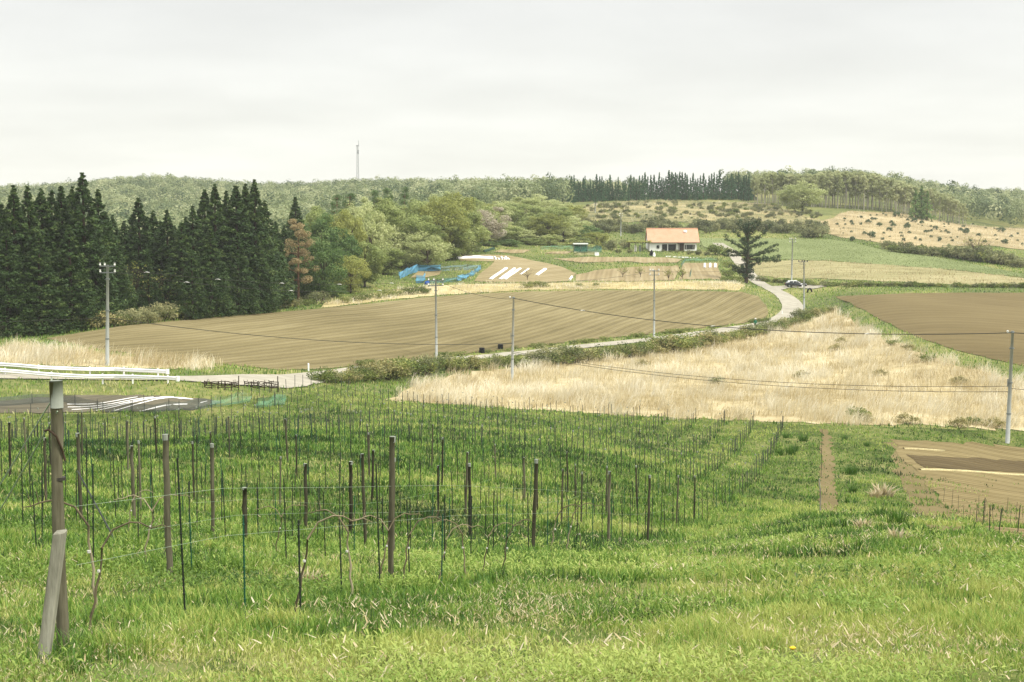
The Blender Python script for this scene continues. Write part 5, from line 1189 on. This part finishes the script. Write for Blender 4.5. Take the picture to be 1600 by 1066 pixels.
for i, (yy, x, r) in enumerate(cand):
    z = float(ground(x, yy)); u = 800 + FPX * x / yy
    o = copy_tree(POSTS[i % 4], None, (x, yy, z), rs.uniform(0, 6.28)) if yy < 60 else None
    if o is None:
        o = bpy.data.objects.new('vineyard_post', POSTS[i % 4].children[0].data); COL.objects.link(o); o.location = (x, yy, z)
    k = rs.uniform(.55, .8) * (1 + max(0, yy - 45) / 110); hh = rs.uniform(.86, 1.08) * (1.0 if yy < 80 else .95)
    o.scale = (k, k, hh); o.rotation_euler = (R(rs.uniform(-2, 2)), R(rs.uniform(-2.5, 2)), rs.uniform(0, 6.28))
    zone = 'left third' if u < 480 else ('middle' if u < 860 else 'right third')
    dep = 'near' if yy < 45 else ('mid' if yy < 80 else 'far')
    tag(o, 'slim weathered vineyard post in the %s of the vineyard, %s' % (zone, {'near': 'close to the near row', 'mid': 'halfway down the slope', 'far': 'near its far edge'}[dep]), 'post', 'wooden posts of the vineyard')
# ---- stakes
def stake_mesh(name, mat, H=1.35, r=.011, knots=True):
    rs_ = random.Random(H); m = MB(); m.tube([(0, 0, -.3), (0, 0, H)], [r, r * .9], 6)
    if knots:
        for k in range(9): z = .15 + k * .13; m.tube([(0, 0, z - .012), (0, 0, z), (0, 0, z + .012)], [r * .9, r * 1.45, r * .9], 6, False)
    me = bpy.data.meshes.new(name); me.from_pydata(m.v, [], m.f); me.materials.append(mat); return me
ST = [stake_mesh('vine_stake', M_STAKE), stake_mesh('vine_stake', M_STAKE, 1.25), stake_mesh('vine_stake', M_STAKEG, 1.3), stake_mesh('vine_stake', M_STAKE, 1.45)]
stk = []
hand = [(290,978,733),(383,972,800),(470,968,800),(534,930,800),(594,922,738),(66,845,742),(36,825,712),(146,892,725),(138,860,700),(308,830,690),(300,900,800),(640,905,790),(690,916,800)]
for px, base, top in hand:
    p = onground(px, base); stk.append((p.y, p.x, height_to(p, top) / 1.35, -1))
rs = random.Random(44)
for r in range(0, 27):
    y = RY0 + 1.0
    while y < 140:
        y += (1.42 if y < 45 else 2.0) + rs.uniform(-.2, .2); x = rowx(r, y) + rs.uniform(-.06, .06)
        if abs(x / y) > .42 or not inpoly([x], [y], VINE_POLY)[0]: continue
        if y < 20 and r < 2: continue
        if any((x - a[1]) ** 2 + (y - a[0]) ** 2 < .5 for a in stk[:len(hand)]): continue
        stk.append((y, x, rs.uniform(.75, 1.08), r))
stk.sort()
for i, (y, x, s, r) in enumerate(stk[:296]):
    me = ST[(i * 7 + r) % 4]; o = bpy.data.objects.new('vine_stake', me); COL.objects.link(o); o.location = (x, y, float(ground(x, y)))
    fat = .9 + max(0, (y - 20) / 90); o.scale = (fat * .95, fat * .95, s); o.rotation_euler = (R(rs.uniform(-2, 2)), R(rs.uniform(-2, 2)), rs.uniform(0, 6))
    u = 800 + FPX * x / y
    zone = 'around the thick end post' if u < 200 else ('left of the tall post' if u < 610 else ('just right of the tall post' if u < 833 else 'far right'))
    dep = 'front of' if y < 26 else ('second rank of' if y < 38 else 'back of')
    clr = 'green' if me is ST[2] else 'dark'
    tag(o, 'thin %s vine stake, %s the near vineyard, %s' % (clr, dep, zone), 'stake', 'thin stakes of the vineyard')
def rods(items, name, mat):
    vs, qs = [], []; 
    for (y, x, s, r) in items:
        z = float(ground(x, y)); k = len(vs); w_ = .009 + .0001 * y; h = 1.3 * s; dx, dy = rs.uniform(-.05, .05), rs.uniform(-.04, .04)
        for zz, ox, oy in ((-.1, 0, 0), (h, dx, dy)):
            for a in ((-1, -1), (1, -1), (1, 1), (-1, 1)): vs.append((x + ox + a[0] * w_, y + oy + a[1] * w_, z + zz))
        for j in range(4): qs.append((k + j, k + (j + 1) % 4, k + 4 + (j + 1) % 4, k + 4 + j))
        qs.append((k + 4, k + 5, k + 6, k + 7))
    return np_mesh(name, vs, quads=qs, mat=mat)
tag(link('vine_stakes', rods(stk[296:], 'vine_stakes', M_STAKE)), 'hundreds of thin dark stakes in rows down the far vineyard slope', 'stakes', kind='stuff')
# ---- vines
def vine(seed, H=.85, arm=.9, side=1, two=False):
    rs_ = random.Random(seed); root = empty('grape_vine', (0, 0, 0)); m = MB(); path = [(rs_.uniform(-.03, .03) - .05 * side, 0, -.1)]
    for i in range(1, 7): path.append((path[-1][0] + rs_.uniform(-.035, .045) + .01 * side, rs_.uniform(-.02, .02), H * i / 7))
    tp = Vector(path[-1]); m.tube(path, [.015, .013, .011, .012, .010, .009, .008], 7); m.build('trunk', M_VINE, root, True)
    for sd in ((side, -side) if two else (side,)):
        a = MB(); pp = [tuple(tp), (tp.x + .10 * sd, 0, tp.z + .16), (tp.x + .24 * sd, .02, tp.z + .22)]
        for i in range(1, 5): pp.append((tp.x + (.24 + arm * .2 * i) * sd, .02 * i, tp.z + .22 + rs_.uniform(-.03, .02) - .012 * i))
        a.tube(pp, [.009, .008, .0075, .007, .006, .005, .003], 6)
        for i in range(3, 6): q_ = Vector(pp[i]); a.tube([q_, q_ + Vector((.02 * sd, .01, .10))], [.004, .002], 4, False)
        a.build('arm', M_VINE, root, True)
    t = MB(); z = H * .62; t.tube([(tp.x * .6, -.02, z - .01), (tp.x * .6, -.02, z + .01)], .014, 6); t.build('tie', M_TIE, root); return root
VN = [vine(60, .85, .45, 1), vine(61, .8, .3, -1), vine(62, .9, .35, 1, True), vine(63, .75, .25, 1)]
vhand = [(150,985,1.0),(140,960,1.25),(232,885,1.0),(205,835,.9),(470,963,1.05),(543,935,1.1),(600,915,.9),(637,912,1.0),(690,915,.8),(722,908,.9),(435,870,.85),(866,872,1.15),(888,868,1.05),(905,866,.8),(660,800,.8),(790,905,.9),(757,905,.8)]
for i, (px, base, s) in enumerate(vhand):
    p = onground(px, base); o = use(VN[i % 4], USED, p, R(RND.uniform(-20, 20)), s); tag(o, 'bare twisted grape vine with a tied arm, %s from the left' % ORD[[a[0] for a in sorted(vhand)].index(px)], 'vine', 'bare grape vines of the near rows')
# ---- wires of the near rows and the leaning rod
for r, y0, y1 in ((0, 10.6, 48), (1, 17, 46), (2, 24, 46)):
    for h, nm in ((.80, 'lower'), (1.25, 'upper')):
        if r and nm == 'upper': continue
        pts_ = []
        y = y0
        while y <= y1: p = rowpt(r, y); pts_.append((p.x, p.y, p.z + h + .01 * math.sin(y))); y += 2.5
        zs = np.convolve(np.pad([a[2] for a in pts_], 1, 'edge'), [.25, .5, .25], 'valid'); pts_ = [(a[0], a[1], float(z)) for a, z in zip(pts_, zs)]
        m = MB(); m.tube(pts_, .0017 if r == 0 else .0019, 4, False); o = m.build('trellis_wire', M_CORD); tag(o, '%s pale trellis wire along the %s vineyard row from the right' % (nm, ORD[r]), 'trellis wire', 'trellis wires')
a = onground(127, 818); m = MB(); p0 = a + Vector((-.02, -.08, height_to(a, 735))); e = onground(190, 858); e.z -= .05
m.tube([p0, e], .014, 6); o = m.build('steel_rod', M_STAKE); tag(o, 'dark steel rod leaning diagonally from the grey post to the ground', 'rod')
# ---- stakes and net of the lower right plot, pipe posts by the bare strip
rs = random.Random(8)
for i, (px, base, top) in enumerate([(1474,785,762),(1487,795,762),(1497,804,774),(1505,810,786),(1515,815,795),(1525,822,796),(1535,828,778),(1546,837,785),(1529,806,775),(1538,812,778),(1551,812,787),(1560,842,818),(1565,815,793),(1573,806,775),(1578,825,795),(1587,815,782),(1590,835,800),(1598,810,790)]):
    p = onground(px, base); H = max(.6, height_to(p, top)); o = bpy.data.objects.new('garden_stake', ST[(i % 2)]); COL.objects.link(o); o.location = p; o.scale = (.9, .9, H / 1.35); o.rotation_euler = (R(rs.uniform(-3, 3)), R(rs.uniform(-1, 5)), 0)
    tag(o, 'thin dark garden stake on the tilled plot, %s from the left' % ORD[i] if False else 'thin dark garden stake in the corner of the tilled plot, ' + ('left group' if px < 1510 else ('middle group' if px < 1556 else 'right group')), 'stake', 'stakes on the tilled plot')
for i, (px, base, top, mt, lab) in enumerate([(1281.5,803,748,M_POSTG,'white topped thin post at the lower end of the bare strip'),(1283,745,700,M_STAKE,'thin dark stake beside the bare strip, halfway up'),(1284,700,670,M_STAKE,'thin dark stake at the upper end of the bare strip')]):
    p = onground(px, base); H = height_to(p, top); m = MB(); m.tube([(0, 0, -.2), (0, 0, H * .6), (-.06 if i == 0 else 0, 0, H)], .022 if i == 0 else .016, 6); o = m.build('thin_post', mt); o.location = p; tag(o, lab, 'post')
# ------------------------------------------------------------------ grass, straw and weeds (nobody could count them)
def blades(P_, h, w_, az, lean, tint, bend=.35):
    """curved tapering blades: five vertices, three faces each"""
    m = len(P_); d = np.stack([np.cos(az), np.sin(az), np.zeros(m)], -1); s = np.stack([-np.sin(az + RS.normal(size=m) * .8), np.cos(az + RS.normal(size=m) * .8), np.zeros(m)], -1)
    up = np.array([0, 0, 1.0]); h1 = h[:, None]; w1 = w_[:, None] * .5; l1 = lean[:, None]
    mid = P_ + up * h1 * .62 * np.sqrt(np.clip(1 - (l1 * .82) ** 2, .04, 1)) + d * l1 * h1 * bend; tip = P_ + up * h1 * np.sqrt(np.clip(1 - (l1 * .9) ** 2, .05, 1)) + d * l1 * h1 * 1.05
    V = np.stack([P_ - s * w1, P_ + s * w1, mid - s * w1 * .8, mid + s * w1 * .8, tip], 1).reshape(-1, 3)
    k = np.arange(m) * 5
    T = np.concatenate([np.stack([k, k + 1, k + 3], -1), np.stack([k, k + 3, k + 2], -1), np.stack([k + 2, k + 3, k + 4], -1)])
    return V, T, np.repeat(tint, 5)
RS = np.random.RandomState(2024)
def fan(n_, d0, d1, u0, u1, power=0.0):
    """more plants per square metre close by, fewer far off"""
    t = RS.rand(n_)
    d = np.exp(math.log(d0) + t * (math.log(d1) - math.log(d0))) if power == 0 else (d0 ** power + t * (d1 ** power - d0 ** power)) ** (1 / power)
    return RS.uniform(u0, u1, n_) * d, d
def mask_out(x, y, keys):
    m = np.zeros(len(x), bool)
    for k in keys: m |= inpoly(x, y, Z[k])
    return ~m
def rowphase(x, y):
    r = (-3.30 + .2455 * (y - RY0) - .00006 * (y - RY0) ** 2 - x) / 2.72
    return r, np.abs(r - np.round(r))
G_RAMP = ((46, 72, 24), (92, 124, 44), (176, 186, 92))
def grassy(name, stops, trans=.35, k=.62):
    b = NB(name); a = b.n('ShaderNodeAttribute', attribute_name='tint')
    c = b.ramp(a.outputs['Fac'], [(p, col(c_, k)) for p, c_ in stops]); return b.surf(c, .55, trans=trans, spec=.3)
M_GRASS = grassy('grass_blades', [(0, (40, 66, 26)), (.32, (90, 132, 48)), (.58, (138, 172, 70)), (.82, (192, 200, 108)), (1, (222, 212, 160))], k=.74)
M_STRAWB = grassy('straw_blades', [(0, (164, 140, 92)), (.5, (216, 196, 146)), (1, (240, 228, 194))], .2, .6)
M_DRYB = grassy('dry_meadow_blades', [(0, (140, 124, 82)), (.3, (198, 179, 130)), (.55, (223, 207, 163)), (.8, (238, 226, 188)), (1, (250, 243, 218))], .3, .72)
M_WEED = grassy('weed_leaves', [(0, (60, 92, 38)), (.5, (140, 172, 74)), (1, (196, 210, 116))], .4, .74)

# near and middle lawn
x, y = fan(760000, 8.4, 140, -.46, .46)
m = inpoly(x, y, LAWN) & (mask_out(x, y, ['till', 'strip', 'mulch']) | ((y < 100) & (RS.rand(len(x)) < np.clip((fbm(x, y, 3.5, 151, 3) - .47) * 6 + np.clip((74 - y) / 30, -.5, .6), 0, .8)) & inpoly(x, y, Z['till'])) | (inpoly(x, y, Z['strip']) & (RS.rand(len(x)) < np.clip((fbm(x, y, .5, 161, 2) - .45) * 2, 0, .5))))
r_, ph = rowphase(x, y); inv = inpoly(x, y, VINE_POLY) & (r_ > -.35)
clump = fbm(x, y, .7, 21, 3); fine_ = vnoise(x, y, .16, 25); patch = fbm(x, y, 5.0, 31, 3); big = fbm(x, y, 16.0, 41, 2)
m &= ~(inpoly(x, y, Z['barepath']) & (RS.rand(len(x)) > np.clip((fbm(x, y, 2.2, 231, 3) - .44) * 6, .05, .9)))
m &= RS.rand(len(x)) < np.clip(.5 + 2.4 * (clump - .42), .16, 1); x, y, r_, ph, inv, clump, patch, big, fine_ = (a[m] for a in (x, y, r_, ph, inv, clump, patch, big, fine_))
u_ = x / y
strip_ = np.clip(1 - ph / .22, 0, 1) * inv * (.35 + .65 * np.clip((u_ + .05) / .15, 0, 1)) * np.clip((patch - .3) * 3, .2, 1)
tint = .43 + .95 * (patch - .5) + .6 * (big - .5) - .28 * strip_ + RS.normal(size=len(x)) * .15 + .7 * (clump - .5) + .25 * (fine_ - .5)
near_right = np.clip((u_ + .05) / .2, 0, 1) * np.clip((60 - y) / 30, 0, 1) * (~inv); tint = tint + .17 * near_right
tint = tint + .01 * inv - .05 * np.clip((-.12 - u_) / .2, 0, 1)
lush = np.clip((fbm(x, y, 1.5, 211, 3) - .57) * 7, 0, 1); tint = tint - (.25 - .07 * inv) * lush
thatch = np.clip((fbm(x, y, 2.6, 221, 3) - .55) * 7, 0, 1) * np.clip((70 - y) / 30, .15, 1) * (1 - lush)
dead = RS.rand(len(x)) < (.03 + .5 * thatch + .22 * np.clip((patch - .55) * 4, 0, 1) + .05 * near_right); tint = np.where(dead, RS.uniform(.80, .96, len(x)), np.clip(tint, 0, .82))
g_ = (y / 10.0)
h = (.055 + .11 * RS.rand(len(x)) ** 1.5 + .06 * strip_ + .14 * np.clip(clump - .52, 0, 1)) * g_ ** .25; h = h * (1 + .45 * lush) * (1 - .35 * thatch); h = np.where(dead, h * .7, h) * np.where(inv, 1.05, .95)
w_ = (.0058 + .0045 * RS.rand(len(x))) * g_ ** .85
V, T, ti = blades(np.stack([x, y, ground(x, y) - .01], -1), h, w_, RS.rand(len(x)) * 6.283, RS.uniform(.1, .85, len(x)), tint)
tag(link('grass', np_mesh('grass', V, tris=T, mat=M_GRASS, attrs={'tint': ti})), 'lush spring grass over the vineyard slope and foreground', 'grass', kind='stuff')
# broad leaved weeds, thick in the foreground
x, y = fan(60000, 8.6, 60, -.45, .45)
nz = fbm(x, y, 2.4, 61, 3); u_ = x / y
keep = inpoly(x, y, LAWN) & mask_out(x, y, ['till', 'strip', 'mulch']) & (RS.rand(len(x)) < np.clip((nz - .44) * 5, 0, 1) * np.clip((34 - y) / 16, .12, 1) * np.where(u_ > -.1, 1, .7))
x, y, nz = x[keep], y[keep], nz[keep]; k = 6
X = np.repeat(x, k); Y = np.repeat(y, k); g_ = (Y / 10) ** .5
az = np.tile(np.arange(k) * 2.4, len(x)) + np.repeat(RS.rand(len(x)) * 6.28, k); hh = np.tile(np.linspace(.03, .13, k), len(x)) * np.repeat(RS.uniform(.6, 1.4, len(x)), k)
L_ = RS.uniform(.03, .085, len(X)) * g_; el_ = RS.uniform(.3, 1.25, len(X)); d = np.stack([np.cos(az) * np.cos(el_), np.sin(az) * np.cos(el_), np.sin(el_)], -1); s = np.stack([-np.sin(az), np.cos(az), RS.normal(size=len(X)) * .2], -1)
P0 = np.stack([X, Y, ground(X, Y) + hh], -1) + d * .01; wv = (L_ * RS.uniform(.16, .32, len(X)))[:, None]
V = np.stack([P0, P0 + d * L_[:, None] * .5 - s * wv * .5, P0 + d * L_[:, None] - np.array([0, 0, .25]) * L_[:, None], P0 + d * L_[:, None] * .5 + s * wv * .5], 1).reshape(-1, 3)
tint = np.clip(.50 + 1.2 * (np.repeat(fbm(x, y, 3.5, 71, 2), k) - .5) + RS.normal(size=len(X)) * .14, 0, 1)
tag(link('weeds', np_mesh('weeds', V, quads=np.arange(len(V)).reshape(-1, 4), mat=M_WEED, attrs={'tint': np.repeat(tint, 4)})), 'broad leaved light green weeds among the foreground grass', 'weeds', kind='stuff')
# dead straw lying in the foreground grass
x, y = fan(80000, 8.6, 70, -.45, .45)
nz = fbm(x, y, 1.6, 81, 3); nb = fbm(x, y, 7, 91, 2); u_ = x / y
keep = inpoly(x, y, LAWN) & mask_out(x, y, ['till', 'strip', 'mulch']) & (RS.rand(len(x)) < np.clip((nz - .40) * 3, .03, 1) * np.clip((nb - .30) * 2.5, .35, 1) * np.where(u_ > -.02, 1.0, .45) * np.clip((46 - y) / 18, .05, 1))
x, y = x[keep], y[keep]
x, y = np.repeat(x, 3) + RS.normal(size=3 * len(x)) * .16, np.repeat(y, 3) + RS.normal(size=3 * len(y)) * .22
g_ = (y / 10) ** .6; n_ = len(x)
V, T, ti = blades(np.stack([x, y, ground(x, y) + .05 + .08 * RS.rand(n_)], -1), (.02 + .055 * RS.rand(n_) ** 3) * g_, (.003 + .008 * RS.rand(n_) ** 3) * g_, RS.rand(n_) * 6.283, RS.uniform(.75, 1.05, n_), np.clip(RS.normal(size=n_) * .22 + .62, 0, 1), .6)
tag(link('straw', np_mesh('straw', V, tris=T, mat=M_STRAWB, attrs={'tint': ti})), 'pale dead leaves and straw scattered over the foreground grass', 'straw', kind='stuff')
x, y = fan(1500, 8.6, 40, -.20, .45)
nz = fbm(x, y, 2.2, 201, 3); keep = inpoly(x, y, LAWN) & mask_out(x, y, ['till', 'strip']) & (RS.rand(len(x)) < np.clip((nz - .54) * 7, .01, 1)); x, y = x[keep], y[keep]
x, y = np.repeat(x, 2) + RS.normal(size=2 * len(x)) * .12, np.repeat(y, 2) + RS.normal(size=2 * len(y)) * .16; n_ = len(x); g_ = (y / 10) ** .3
V, T, ti = blades(np.stack([x, y, ground(x, y) + .06 + .05 * RS.rand(n_)], -1), RS.uniform(.04, .10, n_) * g_, RS.uniform(.008, .018, n_) * g_, RS.rand(n_) * 6.283, RS.uniform(.8, 1.08, n_), np.clip(RS.normal(size=n_) * .2 + .72, 0, 1), .7)
tag(link('dead_leaves', np_mesh('dead_leaves', V, tris=T, mat=M_STRAWB, attrs={'tint': ti})), 'broad bleached dead leaves lying curled in the right foreground grass', 'dead leaves', kind='stuff')
# tall dry meadow grass
def dry(n_, keys, d0, d1, u0, u1, hmin, hmax, extra=None):
    x, y = fan(n_, d0, d1, u0, u1, 1.2); m = np.zeros(len(x), bool); jx = (fbm(x, y, 3, 171, 2) - .5) * 5; jy = (fbm(x, y, 3, 181, 2) - .5) * 7
    for k in keys: m |= inpoly(x + jx, y + jy, Z[k])
    x, y = x[m], y[m]; c = fbm(x, y, 2.6, 101, 3); p = fbm(x, y, 12, 111, 2); mm = RS.rand(len(x)) < np.clip(.15 + 2.2 * (c - .33) + 1.6 * (fbm(x, y, 1.1, 193, 2) - .5), .03, 1); x, y, c, p = x[mm], y[mm], c[mm], p[mm]; n2 = len(x); fl = fbm(x, y, 5.0, 191, 2); f1_ = fbm(x, y, 1.1, 193, 2)
    h = (hmin + (hmax - hmin) * RS.rand(n2)) * (.25 + 1.5 * c) * (.6 + .8 * f1_); w_ = (.022 + .045 * RS.rand(n2) ** 2) * (y / 140) ** .6
    az = RS.normal(size=n2) * .8 + 0.2 + (fl - .5) * 7
    t = np.clip(.58 + .9 * (c - .5) + .7 * (p - .5) + 1.0 * (f1_ - .5) + RS.normal(size=n2) * .17, 0, 1)
    return blades(np.stack([x, y, ground(x, y) - .02], -1), h, w_, az, RS.uniform(.15, .95, n2), t)
V1, T1, t1 = dry(400000, ['dry'], 125, 270, -.10, .46, .6, 1.35)
V2, T2, t2 = dry(60000, ['dryl'], 125, 175, -.46, -.18, .6, 1.3)
V = np.concatenate([V1, V2]); T = np.concatenate([T1, T2 + len(V1)]); ti = np.concatenate([t1, t2])
tag(link('dry_grass', np_mesh('dry_grass', V, tris=T, mat=M_DRYB, attrs={'tint': ti})), 'tall straw coloured dry grass between the vineyard and the road', 'dry grass', kind='stuff')
V1, T1, t1 = dry(60000, ['bank'], 225, 300, -.16, .20, .3, .8); V2, T2, t2 = dry(60000, ['tan'], 280, 430, .14, .44, .3, .7); V3, T3, t3 = dry(70000, ['slope', 'brush'], 405, 640, .02, .46, .5, 1.2)
w3 = 0
V = np.concatenate([V1, V2, V3]); T = np.concatenate([T1, T2 + len(V1), T3 + len(V1) + len(V2)]); ti = np.concatenate([np.clip(t1 + .1, 0, 1), np.clip(t2 - .36, 0, 1), np.clip(t3 - .1, 0, 1)])
tag(link('straw_grass', np_mesh('straw_grass', V, tris=T, mat=M_DRYB, attrs={'tint': ti})), 'short bleached grass on the banks, the fallow meadow and the far slope', 'dry grass', kind='stuff')
# rough green grass over all other ground
x, y = fan(260000, 105, 470, -.46, .46, .6)
m = mask_out(x, y, SOILS + ['dry', 'dryl', 'bank', 'tan', 'slope', 'brush', 'meadow', 'lawn']); x, y = x[m], y[m]; c = fbm(x, y, 4, 121, 3); p = fbm(x, y, 18, 131, 2); n2 = len(x)
V, T, ti = blades(np.stack([x, y, ground(x, y) - .02], -1), RS.uniform(.2, .5, n2) * (.6 + .8 * c), (.05 + .05 * RS.rand(n2)) * (y / 140) ** .7, RS.rand(n2) * 6.283, RS.uniform(.1, .9, n2), np.clip(.52 + .8 * (c - .5) + .6 * (p - .5) + RS.normal(size=n2) * .16, 0, 1))
tag(link('bank_grass', np_mesh('bank_grass', V, tris=T, mat=M_GRASS, attrs={'tint': ti})), 'rough green grass on verges, banks and garden paths', 'grass', kind='stuff')
x, y = fan(90000, 300, 440, .10, .44, 1.0); m = inpoly(x, y, Z['meadow']); x, y = x[m], y[m]; n2 = len(x); c = fbm(x, y, 6, 141, 3)
V, T, ti = blades(np.stack([x, y, ground(x, y)], -1), RS.uniform(.15, .3, n2), .12 + .06 * RS.rand(n2), RS.rand(n2) * 6.283, RS.uniform(.1, .8, n2), np.clip(.5 + .5 * (c - .5) + RS.normal(size=n2) * .10, 0, 1))
tag(link('meadow_grass', np_mesh('meadow_grass', V, tris=T, mat=grassy('meadow_blades', [(0, (104, 120, 70)), (.5, (138, 152, 94)), (1, (166, 174, 116))], .35, .66), attrs={'tint': ti})), 'even green grass of the upper meadow', 'grass', kind='stuff')
# ---- single plants one can point to
TU = []
def tuft(seed, n_, H, Wd, mat, spread, tlo, thi, bw):
    global RS
    keep_, RS = RS, np.random.RandomState(seed); a = RS.rand(n_) * 6.283; r = spread * RS.rand(n_) ** .6
    V, T, ti = blades(np.stack([np.cos(a) * r, np.sin(a) * r, np.full(n_, -.03)], -1), H * RS.uniform(.5, 1, n_), np.full(n_, bw) * RS.uniform(.7, 1.3, n_), a + RS.normal(size=n_) * .4, RS.uniform(.15, .85, n_), RS.uniform(tlo, thi, n_)); RS = keep_
    return np_mesh('grass_tuft', V, tris=T, mat=mat, attrs={'tint': ti})
TD = tuft(5, 170, .6, .5, M_GRASS, .22, .08, .42, .016); TS = tuft(6, 90, .6, .5, M_STRAWB, .24, .4, 1, .05)
for i, (px, py, s, lab) in enumerate([(1217,712,1.5,'dark green grass tuft left of the bare strip, highest up'),(1235,711,1.7,'dark green grass tuft left of the bare strip, second'),(1242,706,1.5,'dark green grass tuft left of the bare strip, third'),(1255,690,1.6,'dark green grass tuft high on the slope left of the bare strip'),
   (1320,688,1.2,'dark tuft right of the bare strip near the dry grass'),(1328,742,1.5,'dark tuft right of the bare strip, halfway'),(1333,740,1.3,'second dark tuft right of the bare strip, halfway'),(1401,824,.95,'dark pointed tuft on the brow above the tilled plot'),(1375,812,.9,'low dark tuft left of the pointed one on the brow'),(1228,685,1.2,'dark tuft near the end of the last vine row'),(1355,698,1.1,'dark tuft on the path to the tilled plot'),(1333,770,1.2,'dark tuft beside the dead straw clump')]):
    p = onground(px, py); o = bpy.data.objects.new('grass_tuft', TD); COL.objects.link(o); o.location = p; o.scale = (s * .85, s * .85, s); o.rotation_euler[2] = i; tag(o, lab, 'grass tuft', 'dark grass tufts on the slope')
for i, (px, py, s, lab) in enumerate([(1380,776,2.0,'large bleached dead grass clump on the slope above the brow'),(1368,778,1.3,'smaller bleached clump left of the large one'),(485,916,.55,'small bleached grass clump behind the near vines'),(1403,846,.6,'bleached clump on the brow below the dark tuft'),(1348,826,.6,'bleached clump on the brow left of the dark tuft')]):
    p = onground(px, py); o = bpy.data.objects.new('grass_tuft', TS); COL.objects.link(o); o.location = p; o.scale = (s, s, s * .8); o.rotation_euler[2] = i * 2; tag(o, lab, 'grass tuft', 'bleached grass clumps')
p = onground(1238, 1050); root = empty('dandelion', p); m = MB(); m.tube([(0, 0, 0), (.01, 0, .10), (0, 0, .17)], .003, 5); m.build('stem', M_STAKEG, root)
m = MB(); m.tube([(0, 0, .165), (0, 0, .18), (0, 0, .19)], [.012, .024, .006], 14); m.build('flower', plain('dandelion_yellow', (238, 200, 44), .7, .1, k=.8), root); tag(root, 'single yellow dandelion at the bottom right of the foreground', 'flower')

# ------------------------------------------------------------------ the air
m = MB(); zl, zh = float(GZ.min()) - 1.0, 62.0
x1 = 1480.0; m.box((0, 825, (zl + zh) / 2), (2 * x1, 1750, zh - zl))
b = NB('hazy_air'); pv = b.n('ShaderNodeVolumePrincipled'); pv.inputs['Color'].default_value = (.93, .95, .93, 1); pv.inputs['Density'].default_value = 0.00015; pv.inputs['Anisotropy'].default_value = 0.0
b.l(pv.outputs[0], b.out.inputs['Volume'])
tag(m.build('haze', b.m), 'faint pale haze over the whole valley', 'haze', kind='stuff')
